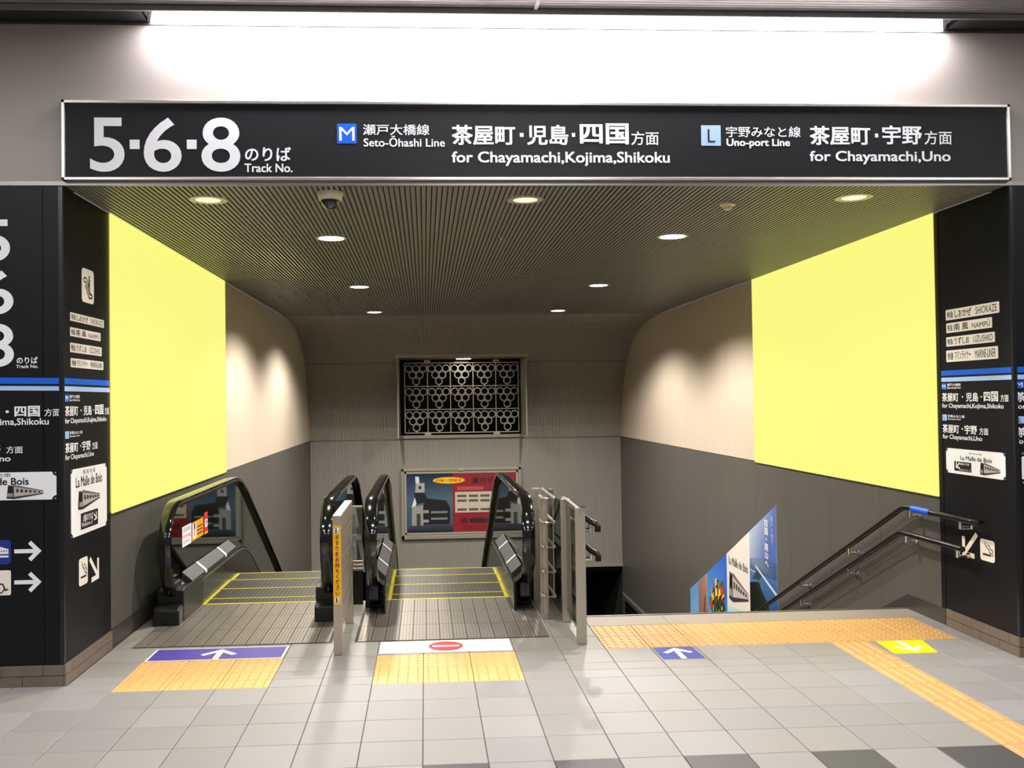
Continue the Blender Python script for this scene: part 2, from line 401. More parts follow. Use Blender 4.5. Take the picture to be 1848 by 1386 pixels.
# ================================================================== TUNNEL WALLS
def side_wall(name, X, sgn, joints):
    w_ = structure(name, (X, .35, 0))
    xo = X + (-.12 if sgn > 0 else .12); x0, x1 = min(X, xo), max(X, xo); inn = .010
    xb0, xb1 = (X-.12, X-inn) if sgn > 0 else (X+inn, X+.12)
    box('wall_backing', M['blacktrim'], w_, xb0, xb1, .35, 11.1, -5.2, 2.96)
    for a, b in zip(joints, joints[1:]):
        px0, px1 = (X-inn, X) if sgn > 0 else (X, X+inn)
        box('upper_panel', M['wallup'], w_, px0, px1, a+.0012, b-.0012, .925, 2.96)
        box('dado_panel', M['dado'], w_, px0, px1, a+.0015, b-.0015, -5.2, .918)
    return w_
JL = [.35,1.27,2.19,3.11,4.03,4.95,5.87,6.79,7.71,8.63,9.55,10.47,11.1]
wl = side_wall('wall_left', XL, 1, JL)
wr = side_wall('wall_right', XR, -1, JL)
mb = MB().prismx([(.36,-.02),(1.7,-.02),(1.7,.13),(.36,.13)], XL, XL+.004); mb.build('plinth_strip', M['dadobase'], wl)
mb = MB().prismx([(.36,-.05),(.95,-.05),(8.5,-3.75),(8.5,-3.55),(.86,.115),(.36,.115)], XR-.004, XR); mb.build('plinth_strip', M['dadobase'], wr)
MB().prismx([(11.08,-2.07),(11.08,-2.02),(9.3,-2.02),(9.3,-2.07)][::-1], XR-.006, XR).build('lower_trim', M['frame'], wr)
MB().prismx([(10.9,-2.14),(10.9,-3.2),(9.3,-3.2),(9.3,-2.14)], XR-.003, XR).build('lower_opening', M['blacktrim'], wr)

# ------------------------------------------------------------------ ceiling and curved ribbed back wall
PITCH_R = .0333
PROF = [(-.44,ZC),(3.76,ZC),(3.775,ZC),(7.84,ZC),(7.86,ZC)]
CURVE = [(7.86,ZC),(8.4,2.955),(8.9,2.92),(9.4,2.84),(9.85,2.70),(10.2,2.50),(10.5,2.22),(10.75,1.87),(10.93,1.50),(11.04,1.15),(11.07,.93)]
WX0, WX1, WZ0, WZ1 = -.44, 1.85, .985, 2.42       # window opening
def curve_y(z):
    for (y0,z0),(y1,z1) in zip(CURVE[1:], CURVE[2:]):
        if z1 <= z <= z0: return y0+(y1-y0)*(z0-z)/(z0-z1)
    return 11.07
ceil = structure('ceiling', (0, 0, ZC))
box('ceiling_backing', M['slatback'], ceil, XL, XR, -.44, 8.0, ZC+.012, ZC+.03)
nr = int((XR-XL)/PITCH_R); pr = (XR-XL)/nr
def slat_mesh(x, y0, y1):
    mb = MB(); w_ = pr*.70; h = .014
    prof = [(0,-h+.004),(.004,-h),(w_-.004,-h),(w_,-h+.004),(w_,0),(0,0)]
    A = [(x+a, y0, ZC+.013+b) for a, b in prof]; B = [(x+a, y1, ZC+.013+b) for a, b in prof]
    n = len(prof)
    mb.face(A); mb.face(B[::-1])
    for i in range(n-1): mb.face([A[i+1], A[i], B[i], B[i+1]])
    return mb
s0 = slat_mesh(XL+.004, -.44, 3.765).build('slat', M['slat'], ceil)
for i in range(1, nr): copy_to(s0, ceil, (i*pr, 0, 0))
far = MB()
for i in range(nr):
    a = slat_mesh(XL+.004+i*pr, 3.785, 7.85); n = len(far.v); far.v += a.v; far.f += [tuple(n+k for k in f) for f in a.f]; far.mi += a.mi
tag(far.build('far_slats', M['slat'], ceil), kind='stuff')
bw = structure('wall_back', (0, 11.1, 0))
def split_curve(z0, z1):                     # part of the curve between two heights
    o = []
    if z1 >= ZC-1e-4: o = [p for p in CURVE if p[1] > z0+1e-4]
    else: o = [(curve_y(z1), z1)] + [p for p in CURVE if z0+1e-4 < p[1] < z1-1e-4]
    return o+[(curve_y(z0), z0)]
full = CURVE; top = split_curve(WZ1, ZC); bot = split_curve(.93, WZ0)
def shell(path, x0, x1, d):
    mb = MB()
    for (y0,z0),(y1,z1) in zip(path, path[1:]):
        mb.face([(x0,y0+d,z0+d*.3),(x1,y0+d,z0+d*.3),(x1,y1+d,z1+d*.3),(x0,y1+d,z1+d*.3)][::-1])
    return mb
allm = MB()
for path, x0, x1 in ((full,XL,WX0),(full,WX1,XR),(top,WX0,WX1),(bot,WX0,WX1)):
    a = shell(path, x0, x1, .012); n = len(allm.v); allm.v += a.v; allm.f += [tuple(n+k for k in f) for f in a.f]; allm.mi += a.mi
allm.build('curved_backing', M['curveback'], bw)
def ribs(paths_for_x, x_list, wid, dep, m, name):
    R_ = MB()
    for x in x_list:
        for path in paths_for_x(x):
            n0 = len(R_.v); L_ = len(path)
            for i, (y, z) in enumerate(path):
                y_a, z_a = path[max(i-1,0)]; y_b, z_b = path[min(i+1,L_-1)]
                t = Vector((y_b-y_a, z_b-z_a)).normalized(); nn = Vector((t.y, -t.x))   # towards the room
                if nn.y > 0 and nn.x > 0: nn = -nn
                for a, d in ((0,.0),(0.004,dep),(wid-.004,dep),(wid,.0)):
                    R_.v.append(Vector((x+a, y+.012+nn.x*d, z+.004+nn.y*d)))
            for i in range(L_-1):
                for j in range(3): R_.f.append((n0+i*4+j, n0+i*4+j+1, n0+(i+1)*4+j+1, n0+(i+1)*4+j)); R_.mi.append(0)
    return tag(R_.build(name, m, bw), kind='stuff')
def gap(path, zc):                           # leave a narrow seam at height zc
    a = [p for p in path if p[1] > zc+.006]; b = [p for p in path if p[1] < zc-.006]
    if not a or not b: return [path]
    return [a+[(curve_y(zc+.005), zc+.005)], [(curve_y(zc-.005), zc-.005)]+b]
def pf(x):
    base = [top, bot] if WX0-.02 < x < WX1 else [full]
    o = []
    for p in base: o += gap(p, 2.33) if not (WX0-.02 < x < WX1) else [p]
    return o
ribs(pf, [XL+.004+i*pr for i in range(nr)], pr*.78, .009, M['curvem'], 'curved_ribs')
box('lower_backing', M['curveback'], bw, XL, XR, 11.078, 11.16, -1.5, .93)
ribs(lambda x: [[(11.066,.915),(11.066,0),(11.066,-1.5)]], [XL+.004+i*pr for i in range(nr)], pr*.88, .004, M['backpanel'], 'lower_ribs')
box('seam_strip', M['alu2'], bw, XL, XR, 11.055, 11.08, .917, .929)
box('lower_edge', M['frame'], bw, XL, XR, 11.03, 11.16, -1.53, -1.49)

# ------------------------------------------------------------------ grille window
win = structure('window_1', (.7, 11.0, 1.0))
yt, yb = curve_y(WZ1), curve_y(WZ0)
def curve_strip(x0, x1, path, d0, d1, m):
    mb = MB().use(m); pr_ = []
    for y, z in path: pr_.append((y-d1, z-d1*.2))
    bk = [(y+d0, z+d0*.2) for y, z in reversed(path)]
    return mb.prismx((pr_+bk)[::-1], x0, x1)
mid = [(yt,WZ1)]+[p for p in CURVE if WZ0 < p[1] < WZ1]+[(yb,WZ0)]
curve_strip(WX0-.045, WX0+.01, mid, .03, .018, M['frame']).build('frame_side', None, win)
curve_strip(WX1-.01, WX1+.045, mid, .03, .018, M['frame']).build('frame_side', None, win)
box('frame_top', M['frame'], win, WX0-.045, WX1+.045, yt-.035, yt+.03, WZ1-.0, WZ1+.045)
box('frame_bottom', M['frame'], win, WX0-.045, WX1+.045, yb-.045, yb+.03, WZ0-.045, WZ0+.01)
YW = 11.30
box('recess_top', M['frame'], win, WX0, WX1, yt, YW, WZ1, WZ1+.02)
box('recess_sill', M['frame'], win, WX0, WX1, yb-.01, YW, WZ0-.02, WZ0)
box('recess_side', M['frame'], win, WX0-.02, WX0, yt, YW, WZ0, WZ1)
box('recess_side', M['frame'], win, WX1, WX1+.02, yt, YW, WZ0, WZ1)
box('window_pane', M['night'], win, WX0, WX1, YW-.01, YW, WZ0, WZ1)
YG = 11.12
gr = thing('window_grille', 'ivory metal grille of ring clusters in front of the dark window', 'grille', (.7, YG, 1.0))
gx0, gx1, gz0, gz1 = -.345, 1.80, 1.04, 2.35
for i in range(6):
    x = gx0+(gx1-gx0)*i/5; box('upright_bar', M['grille'], gr, x-.009, x+.009, YG-.009, YG+.009, gz0, gz1)
for i in range(4):
    z = gz0+(gz1-gz0)*i/3; box('cross_bar', M['grille'], gr, gx0, gx1, YG-.010, YG+.008, z-.009, z+.009)
for x in (.08, 1.38):
    for z in (gz0-.03, gz1+.03): box('fixing_lug', M['grille'], gr, x-.06, x+.06, YG-.02, YG+.02, z-.028, z+.028)
ring = None; cw, ch = (gx1-gx0)/5, (gz1-gz0)/3
rr = .064
def ring_mesh():
    n = 18; s = MB()
    pts = [(rr*math.cos(2*math.pi*i/n), 0, rr*math.sin(2*math.pi*i/n)) for i in range(n)]
    for i in range(n):
        a, b = 2*math.pi*i/n, 2*math.pi*(i+1)/n
        for (r0, y0_, r1, y1_) in ((rr-.010,-.009,rr+.010,-.009),(rr+.010,-.009,rr+.010,.009),(rr+.010,.009,rr-.010,.009),(rr-.010,.009,rr-.010,-.009)):
            s.face([(r0*math.cos(a),y0_,r0*math.sin(a)),(r1*math.cos(a),y1_,r1*math.sin(a)),(r1*math.cos(b),y1_,r1*math.sin(b)),(r0*math.cos(b),y0_,r0*math.sin(b))])
    return s
for i in range(5):
    for j in range(3):
        cx = gx0+cw*(i+.5); cz = gz0+ch*(j+.5)
        mot = MB().box(cx-.012, cx+.012, YG-.008, YG+.008, cz-.5*ch+.01, cz-.5*ch+.045).build('ring_motif', M['grille'], gr)
        for dx, dz in ((-2,1.15),(0,1.15),(2,1.15),(-1,-.45),(1,-.45),(0,-2.05)):
            lx, lz = cx+dx*rr*1.06, cz+.030+dz*rr*1.16
            if ring is None:
                ring = ring_mesh().build('ring', M['grille']); ring.parent = mot; ring.location = (lx-.7, 0, lz-1.0)
                r_ = ring
            else:
                r_ = ring.copy(); COL.objects.link(r_); r_.parent = mot; r_.location = (lx-.7, 0, lz-1.0)
wlmp = thing('recess_lamp', 'small bright lamp under the top of the window recess', 'light', (.75, 10.75, WZ1))
box('lamp_body', M['lampring'], wlmp, .60, .90, 10.67, 10.83, WZ1-.012, WZ1)
box('lens', M['lens'], wlmp, .62, .88, 10.69, 10.81, WZ1-.02, WZ1-.012)
light('recess_lamp_beam', 'AREA', (.75, 10.75, WZ1-.03), 5, WARM, shape='RECTANGLE', size=.26, size_y=.1)

# ------------------------------------------------------------------ lamps in the tunnel ceiling
names = ['lit round downlight, left of the front lit pair', 'lit round downlight, right of the front lit pair',
         'lit downlight left of the middle pair, just beyond the first ceiling seam', 'lit downlight right of the middle pair, just beyond the first ceiling seam',
         'lit downlight left of the farthest pair, by the ceiling bend', 'lit downlight right of the farthest pair, by the ceiling bend']
for (x, y), nm in zip(SPOTS, names):
    t = thing('downlight', nm, 'light', (x, y, ZC), 'lit ceiling downlights')
    MB().lathe((x,y,ZC), [(.125,.012),(.125,-.004),(.104,-.004),(.100,.012)], 32).build('trim_ring', M['lampring'], t, smooth=True)
    MB().disc((x,y,ZC-.003), .104, 32).build('lens', M['lens'], t)
names = ['dim downlight just inside the entrance, leftmost of the front three', 'dim downlight just inside the entrance, middle of the front three', 'dim downlight just inside the entrance, rightmost of the front three']
for (x, y), nm in zip(FSPOTS, names):
    t = thing('downlight', nm, 'light', (x, y, ZC), 'dim front downlights')
    MB().lathe((x,y,ZC), [(.120,.012),(.120,-.004),(.084,-.005),(.078,.012)], 32).build('trim_ring', M['lampring'], t, smooth=True)
    MB().disc((x,y,ZC-.003), .080, 32).build('lens', M['lensdim'], t)
x, y = -.548, -.255
t = thing('dome_camera', 'white dome security camera with black dome under the slatted ceiling', 'camera', (x, y, ZC))
MB().lathe((x,y,ZC), [(0,.0),(.082,.0),(.084,-.010),(.076,-.034),(.070,-.052),(.0,-.052)], 32).build('housing', M['camwhite'], t, smooth=True)
MB().lathe((x,y,ZC-.050), [(.060*math.cos(a*math.pi/16), -.060*math.sin(a*math.pi/16)) for a in range(9)], 28).build('dome', M['camdome'], t, smooth=True)
x, y = 2.10, .08
t = thing('smoke_detector', 'round cream smoke detector hanging between the front downlights', 'detector', (x, y, ZC))
MB().lathe((x,y,ZC), [(0,0),(.052,0),(.052,-.014),(.040,-.018),(0,-.018)], 24).build('detector_base', M['camwhite'], t, smooth=True)
MB().lathe((x,y,ZC-.018), [(.028,0),(.028,-.020),(.018,-.026),(0,-.026)], 20).build('sensor_cap', M['camwhite'], t, smooth=True)
x, y = .667, 1.356
t = thing('ceiling_sprinkler', 'tiny round sprinkler plate in the ceiling behind the front lamps', 'sprinkler', (x, y, ZC))
MB().lathe((x,y,ZC), [(0,-.004),(.042,-.004),(.045,.0),(.045,.01)], 20).build('cover_plate', M['steeldark'], t, smooth=True)
MB().lathe((x,y,ZC-.004), [(.012,0),(.010,-.018),(0,-.018)], 12).build('nozzle', M['chrome'], t, smooth=True)

# ================================================================== ENTRANCE FACADE
fac = structure('wall_front', (0, YF, 0))
box('header_panel', M['header'], fac, -7, -3.4, YF, YF+.3, 2.99, 3.93)
box('header_panel', M['header'], fac, -3.398, 5.2, YF, YF+.3, 2.99, 3.93)
box('header_panel', M['header'], fac, 5.202, 9, YF, YF+.3, 2.99, 3.93)
box('header_strip', M['alu2'], fac, -7, 9, YF-.006, YF+.02, 2.962, 2.988)
def pillar(name, x0, x1, inner, sgn):
    p = structure(name, (inner, YF, 0))
    box('pillar_core', M['black'], p, x0, x1, YF+.001, .35, .0, 2.96)
    # cladding boards on the front, and one on the reveal
    if sgn < 0:
        for a, b in ((-7,-4.6),(-4.6,-2.228),(-2.225,XL)): box('cladding_board', M['black'], p, a+.001, b-.001, YF-.004, YF, .12, 2.955)
    else:
        for a, b in ((XR,6.0),(6.0,9)): box('cladding_board', M['black'], p, a+.001, b-.001, YF-.004, YF, .12, 2.955)
    # two courses of plinth tiles
    k = 0
    ft = None
    for row, (z0, z1) in enumerate(((.0,.060),(.063,.122))):
        step = .235; off = .1175*row
        xx = x0; xs_ = []
        a = inner; d = sgn
        edges = [0]+[off+step*i for i in range(0 if off else 1, 26)]
        for e0, e1 in zip(edges, edges[1:]):
            u0, u1 = sorted((inner+d*e0, inner+d*e1))
            if u0 < -7 or u1 > 9: break
            if (sgn < 0 and u1 < -3.6) or (sgn > 0 and u0 > 4.6): break
            MB().box(u0+.0015, u1-.0015, YF-.016, YF-.003, z0+.001, z1).build('plinth_tile', M['brick'], p)
        for e0, e1 in ((0,.2),(.2,.4),(.4,.6),(.6,.798)) if not off else ((0,.1),(.1,.3),(.3,.5),(.5,.7),(.7,.798)):
            y0, y1 = YF-.016+e0, YF-.016+e1
            xa, xb = (inner-.0, inner+.014) if sgn < 0 else (inner-.014, inner)
            MB().box(xa, xb, y0+.0015, y1-.0015, z0+.001, z1).build('plinth_tile', M['brick'], p)
    return p
pl = pillar('wall_left_pillar', -7, XL, XL, -1)
prt = pillar('wall_right_pillar', XR, 9, XR, 1)
box('edge_return', M['black'], prt, XR-.003, XR+.002, .35, .402, .0, 2.955)
for nm, x0, x1, par in (('corner_trim',XL-.02,XL+.004,pl),('corner_trim',XR-.004,XR+.02,prt)):
    box(nm, M['blacktrim'], par, x0, x1, YF-.007, YF+.015, .122, 2.955)

# ------------------------------------------------------------------ hall ceiling with the long light
hc = structure('ceiling_hall', (0,-1,3.94))
box('ceiling_plate', M['slatback'], hc, -7, 9, -9, -.67, 3.975, 4.0)
box('light_channel', M['channel'], hc, -7, -1.60, -.655, YF+.0, 3.945, 3.975)
box('light_channel', M['channel'], hc, 3.33, 9, -.655, YF+.0, 3.945, 3.975)
box('channel_edge', M['alu2'], hc, -7, 9, -.672, -.655, 3.925, 3.975)
box('shadow_gap', M['slatback'], hc, -7, 9, -.455, YF, 3.93, 3.95)
sl = MB().box(-7, 9, -.71, -.684, 3.958, 3.975).build('slat', M['hallceil'], hc)
for i in range(1, 34): copy_to(sl, hc, (0, -.032*i, 0))
far = MB()
for i in range(34, 250): far.box(-7, 9, -.71-.032*i, -.684-.032*i, 3.958, 3.975)
tag(far.build('far_slats', M['hallceil'], hc), kind='stuff')
MB().box(.70, .722, -1.7, -.672, 3.952, 3.976).build('ceiling_joint', M['white'], hc)
t = thing('linear_light', 'long glowing ceiling light strip above the overhead sign', 'light', (.84,-.55,3.945))
_o = [(-1.515,-.648),(3.20,-.648),(3.315,-.458),(-1.585,-.458)]
mb = MB(); lo = [(x, y, 3.944) for x, y in _o]; hi = [(x, y, 3.96) for x, y in _o]; mb.face(lo[::-1]).face(hi)
for i in range(4): mb.face([lo[i], lo[(i+1)%4], hi[(i+1)%4], hi[i]])
mb.build('diffuser', M['strip'], t)
for xa, xb in ((-1.53,-1.60),(3.215,3.33)):
    mb = MB(); lo = [(xa-.008,-.65,3.94),(xa+.008,-.65,3.94),(xb+.008,-.458,3.94),(xb-.008,-.458,3.94)]; hi = [(a,b,3.965) for a,b,c in lo]
    mb.face(lo[::-1]).face(hi)
    for i in range(4): mb.face([lo[i], lo[(i+1)%4], hi[(i+1)%4], hi[i]])
    mb.build('end_cap', M['channel'], t)
for i, (x, y) in enumerate(HALL):
    t = tag(MB().box(x-.6, x+.6, y-.15, y+.15, 3.90, 3.958).build('hall_fill_lamp', M['hallfill']), '%s lamp of the %s row of unseen fill lamps added to the hall ceiling' % (('left','middle','right')[i%3], ('nearest','middle','farthest')[i//3]), 'light', 'unseen hall fill lamps')

# ================================================================== OVERHEAD SIGN
sg = thing('overhead_sign', 'long black overhead track sign in a silver frame above the entrance', 'sign', (.8, YF, 3.0))
SY = YF-.030
SX0, SX1, SZ0, SZ1 = -2.104, 3.722, 2.986, 3.467
box('sign_board', M['signblack'], sg, SX0+.02, SX1-.02, SY, YF-.001, SZ0+.02, SZ1-.02)
for nm, b in (('frame_bar',(SX0,SX1,SZ1-.022,SZ1)),('frame_bar',(SX0,SX1,SZ0,SZ0+.020)),('frame_bar',(SX0,SX0+.022,SZ0,SZ1)),('frame_bar',(SX1-.022,SX1,SZ0,SZ1))):
    box(nm, M['alu'], sg, b[0], b[1], SY-.012, YF-.001, b[2], b[3], bevel=.004)
TY = SY-.0015
def st(body, x0, y0, x1, y1, bold=.012, m=M['white'], parent=sg, **k): return ptext(body, 'F', TY, x0, y0, x1, y1, m, parent, bold=bold, **k)
st('5', 162, 212, 225, 310, .028); st('6', 259, 212, 328, 310, .028); st('8', 363, 212, 434, 310, .028)
for x in (243, 346): flat('F', TY, prect('F', TY, x-9, 252, x+9, 269), 'dot', M['white'], sg)
st('のりば', 442, 265, 525, 291, .02); st('Track No.', 441, 295, 528, 311, .02)
flat('F', TY, prect('F', TY, 608, 223, 644, 259), 'line_badge', M['blue'], sg); ptext('M', 'F', TY-.001, 612, 229, 640, 254, M['white'], sg, bold=.012)
st('瀬戸大橋線', 655, 224, 775, 244, .01); st('Seto-Ōhashi Line', 656, 245, 803, 265, .014)
st('茶屋町', 815, 225, 930, 262, .025); flat('F', TY, prect('F', TY, 938, 240, 945, 247), 'dot', M['white'], sg)
st('児島', 951, 225, 1026, 262, .025); flat('F', TY, prect('F', TY, 1032, 240, 1038, 247), 'dot', M['white'], sg)
st('四国', 1046, 222, 1135, 261, .03); st('方面', 1139, 237, 1189, 262, .01)
st('for Chayamachi,Kojima,Shikoku', 815, 273, 1209, 300, .02)
flat('F', TY, prect('F', TY, 1265, 226, 1301, 263), 'line_badge', M['ltblue'], sg); ptext('L', 'F', TY-.001, 1277, 233, 1291, 257, M['ink'], sg, bold=.015)
st('宇野みなと線', 1310, 228, 1445, 248, .01); st('Uno-port Line', 1311, 250, 1426, 268, .03)
st('茶屋町', 1461, 227, 1571, 262, .025); flat('F', TY, prect('F', TY, 1579, 241, 1585, 248), 'dot', M['white'], sg)
st('宇野', 1592, 226, 1664, 261, .025); st('方面', 1668, 236, 1718, 261, .01)
st('for Chayamachi,Uno', 1461, 272, 1716, 297, .02)

# ================================================================== PILLAR GRAPHICS
XFL, XRL, XRR = YF-.0055, XL+.0015, XR-.0015
def train(parent, plane, c, u0, v0, u1, v1, flip=False):
    """small front-quarter picture of a train: tall nose at the left, cars receding to the right"""
    W, H = u1-u0, v1-v0; q = lambda a, b: (u0+W*a, v0+H*b)
    fc = [([q(.0,.05),q(.20,.0),q(.20,.92),q(.04,.98)], (52,46,48)), ([q(.20,.0),q(1,.34),q(1,.58),q(.20,1.0)], (186,178,174)),
          ([q(.20,.0),q(1,.34),q(1,.40),q(.20,.16)], (60,54,54)), ([q(.20,.86),q(1,.53),q(1,.58),q(.20,1.0)], (112,104,102))]
    for i in range(6):
        a = .26+.12*i; b = a+.07; k = lambda x, t: (1-(x-.2)/.8)*t+((x-.2)/.8)*(.50 if t > .6 else .44)
        fc.append(([q(a,k(a,.48)),q(b,k(b,.48)),q(b,k(b,.74)),q(a,k(a,.74))], (70,58,56)))
    fc.append(([q(.04,.52),q(.16,.50),q(.16,.84),q(.06,.86)], (24,22,24)))
    fc.append(([q(.02,.18),q(.18,.15),q(.18,.40),q(.02,.42)], (150,142,140)))
    return picture('train_picture', parent, [(plane, c+o(plane, .0004*(i+1)), p, col) for i, (p, col) in enumerate(fc)])
def o(plane, d): return {'F': -d, 'L': d, 'R': -d, 'G': d}[plane]
def plaque(label, plane, c, pts4, parts, n=.10):
    """white enamel plaque with cut corners; pts4 = u0,v0,u1,v1"""
    u0, v0, u1, v1 = pts4; k = min(u1-u0, v1-v0)*n
    t = thing('notice_plaque', label, 'plaque', P(plane, c, (u0+u1)/2, v0))
    pts = [(u0+k,v0),(u1-k,v0),(u1-k*.7,v0+k*.7),(u1,v0+k),(u1,v1-k),(u1-k*.7,v1-k*.7),(u1-k,v1),(u0+k,v1),(u0+k*.7,v1-k*.7),(u0,v1-k),(u0,v0+k),(u0+k*.7,v0+k*.7)]
    flat(plane, c+o(plane,.004), pts, 'plaque_plate', M['white'], t, th=.0035)
    for a in (u0+k*.25, u1-k*.25):
        for b in (v0+k*.25, v1-k*.25): flat(plane, c+o(plane,.003), ell(a, b, k*.22, k*.22, 10), 'screw', M['alu'], t, th=.0025)
    parts(t, c+o(plane,.005)); return t

# ---- left front face
def lf(body, x0, y0, x1, y1, bold=.01, m=M['white'], parent=pl, c=XFL, **k):
    a = uv('F', c, x0, y1); b = uv('F', c, x1, y0); return text(body, 'F', c, a[0], uv('F', c, x1, y1)[1], b[0], b[1], m, parent, bold=bold, **k)
lf('5', -36, 396, 18, 472, .028); lf('6', -36, 488, 24, 567, .028); lf('8', -36, 584, 25, 662, .028)
lf('のりば', 30, 644, 68, 656, .02); lf('Track No.', 29, 658, 69, 664, .02)
flat('F', XFL, [uv('F',XFL,-500,690),(XL,uv('F',XFL,118,693)[1]),(XL,uv('F',XFL,118,682)[1]),uv('F',XFL,-500,678)], 'blue_stripe', M['blue'], pl)
flat('F', XFL, [uv('F',XFL,-500,703),(XL,uv('F',XFL,118,705)[1]),(XL,uv('F',XFL,118,697)[1]),uv('F',XFL,-500,694)], 'light_blue_stripe', M['ltblue'], pl)
lf('茶屋町 ・ 児島 ・', -160, 733, 16, 753, .02); lf('四国', 26, 732, 72, 752, .03); lf('方面', 80, 737, 109, 751, .01)
lf('for Chayamachi,Kojima,Shikoku', -150, 754, 88, 770, .015)
lf('茶屋町 ・ 宇野', -160, 802, 1, 822, .02); lf('方面', 11, 805, 41, 818, .01); lf('for Chayamachi,Uno', -150, 822, 19, 836, .015)
def pk_left(t, c):
    ptext('La Malle de Bois', 'F', c, -76, 864, 52, 875, M['ink'], t, bold=.02)
    ptext('専用列車', 'F', c, -40, 855, 20, 861, M['greyink'], t)
    a = uv('F', c, 12, 901); b = uv('F', c, 78, 874); train(t, 'F', c, a[0], a[1], b[0], b[1])
a = uv('F', YF-.004, -110, 905); b = uv('F', YF-.004, 102, 851)
plaque('white plaque with train picture on the front face of the left pillar', 'F', YF-.004, (a[0], a[1], b[0], b[1]), pk_left, .16)
def icon(name, label, cat, plane, c, x0, y0, x1, y1, m, parts, r=.14):
    a = uv(plane, c, x0, y0); b = uv(plane, c, x1, y1); u0, v0, u1, v1 = a[0], b[1], b[0], a[1]
    t = thing(name, label, cat, P(plane, c, (u0+u1)/2, v0)); W, H = u1-u0, v1-v0
    flat(plane, c+o(plane,.002), rrect(u0,v0,u1,v1,min(W,H)*r), 'sign_face', m, t, th=.0015)
    parts(t, plane, c+o(plane,.0026), lambda x, y: (u0+W*x, v0+H*y), min(W,H)); return t
def i_shinkansen(t, pl_, c, q, s):
    flat(pl_, c, [q(.1,.28),q(.9,.28),q(.9,.62),q(.55,.72),q(.1,.72)], 'pictogram', M['white'], t)
    flat(pl_, c+o(pl_,.0005), [q(.1,.36),q(.9,.36),q(.9,.42),q(.1,.42)], 'stripe', M['navy'], t)
    for x in (.62,.72,.82): flat(pl_, c+o(pl_,.0005), ell(*q(x,.54), s*.03, s*.03, 8), 'pictogram_window', M['navy'], t)
def i_wheel(t, pl_, c, q, s):
    stroke(pl_, c, [q(.42,.8),q(.44,.45),q(.66,.45),q(.78,.2),q(.88,.24)], s*.06, 'pictogram', M['ink'], t)
    stroke(pl_, c, [q(.5+.24*math.cos(a), .32+.24*math.sin(a)) for a in [math.radians(150+30*i) for i in range(8)]], s*.05, 'pictogram', M['ink'], t)
    flat(pl_, c, ell(*q(.42,.88), s*.06, s*.06, 10), 'pictogram', M['ink'], t)
icon('pictogram_sign', 'blue train pictogram at the left photo edge beside the upper arrow', 'sign', 'F', YF-.0045, -24, 975, 20, 1018, M['navy'], i_shinkansen)
icon('pictogram_sign', 'white wheelchair pictogram at the left photo edge beside the lower arrow', 'sign', 'F', YF-.0045, -24, 1030, 20, 1074, M['cream'], i_wheel, .08)
for y in (994, 1050):
    a = uv('F', XFL, 31, y+1); b = uv('F', XFL, 75, y); arrow('F', XFL, a, b, .052, .024, 'arrow', M['white'], pl)

# ---- reveal faces
def plates(plane, c, rows, place):
    for (jp, en, w0, x0, y0, x1, y1, nth) in rows:
        a = uv(plane, c, x0, y0); b = uv(plane, c, x1, y1); u0, v0, u1, v1 = a[0], b[1], b[0], a[1]
        t = thing('train_name_plate', 'white strip reading %s %s on the %s pillar' % (nth, en, place), 'sign', P(plane, c, (u0+u1)/2, v0), 'train name strips')
        W, H = u1-u0, v1-v0; c1 = c+o(plane,.002); c2 = c+o(plane,.0028)
        flat(plane, c1, rrect(u0,v0,u1,v1,H*.1), 'strip_face', M['cream'], t, th=.0015)
        text(w0, plane, c2, u0+W*.03, v0+H*.18, u0+W*.15, v0+H*.82, M['ink'], t, bold=.01)
        text(jp, plane, c2, u0+W*.18, v0+H*.15, u0+W*.50, v0+H*.88, M['ink'], t, bold=.01)
        text(en, plane, c2, u0+W*.58, v0+H*.18, u0+W*.96, v0+H*.84, M['ink'], t)
T4 = [('しおかぜ','SHIOKAZE','特急'),('南 風','NAMPŪ','特急'),('うずしお','UZUSHIO','特急'),('マリンライナー','MARINE-LINER','快速')]
plates('L', XL, [(*T4[0],126,563,187,592,'top'),(*T4[1],126,590,181,616,'second'),(*T4[2],126,618,183,643,'third'),(*T4[3],127,646,186,668,'bottom')], 'left')
plates('R', XR, [(*T4[0],1707,560,1804,564,'top'),(*T4[1],1708,584,1791,591,'second'),(*T4[2],1708,609,1796,617,'third'),(*T4[3],1708,633,1802,647,'bottom')], 'right')
# left reveal stripes and lettering
def Lz(x, y): return uv('L', XRL, x, y)
flat('L', XRL, [(YF,Lz(118,693)[1]),(.35,Lz(118,693)[1]),(.35,Lz(118,682)[1]),(YF,Lz(118,682)[1])], 'blue_stripe', M['blue'], pl)
flat('L', XRL, [(YF,Lz(118,706)[1]),(.35,Lz(118,706)[1]),(.35,Lz(118,697)[1]),(YF,Lz(118,697)[1])], 'light_blue_stripe', M['ltblue'], pl)
zb1, zb0 = uv('L', XRL, 118, 682)[1], uv('L', XRL, 118, 693)[1]; zl1, zl0 = uv('L', XRL, 118, 697)[1], uv('L', XRL, 118, 706)[1]
flat('R', XRR, rect(-.35, zb0, -YF, zb1), 'blue_stripe', M['blue'], prt); flat('R', XRR, rect(-.35, zl0, -YF, zl1), 'light_blue_stripe', M['ltblue'], prt)
flat('F', XFL, rect(XR, zb0, 6, zb1), 'blue_stripe', M['blue'], prt); flat('F', XFL, rect(XR, zl0, 6, zl1), 'light_blue_stripe', M['ltblue'], prt)
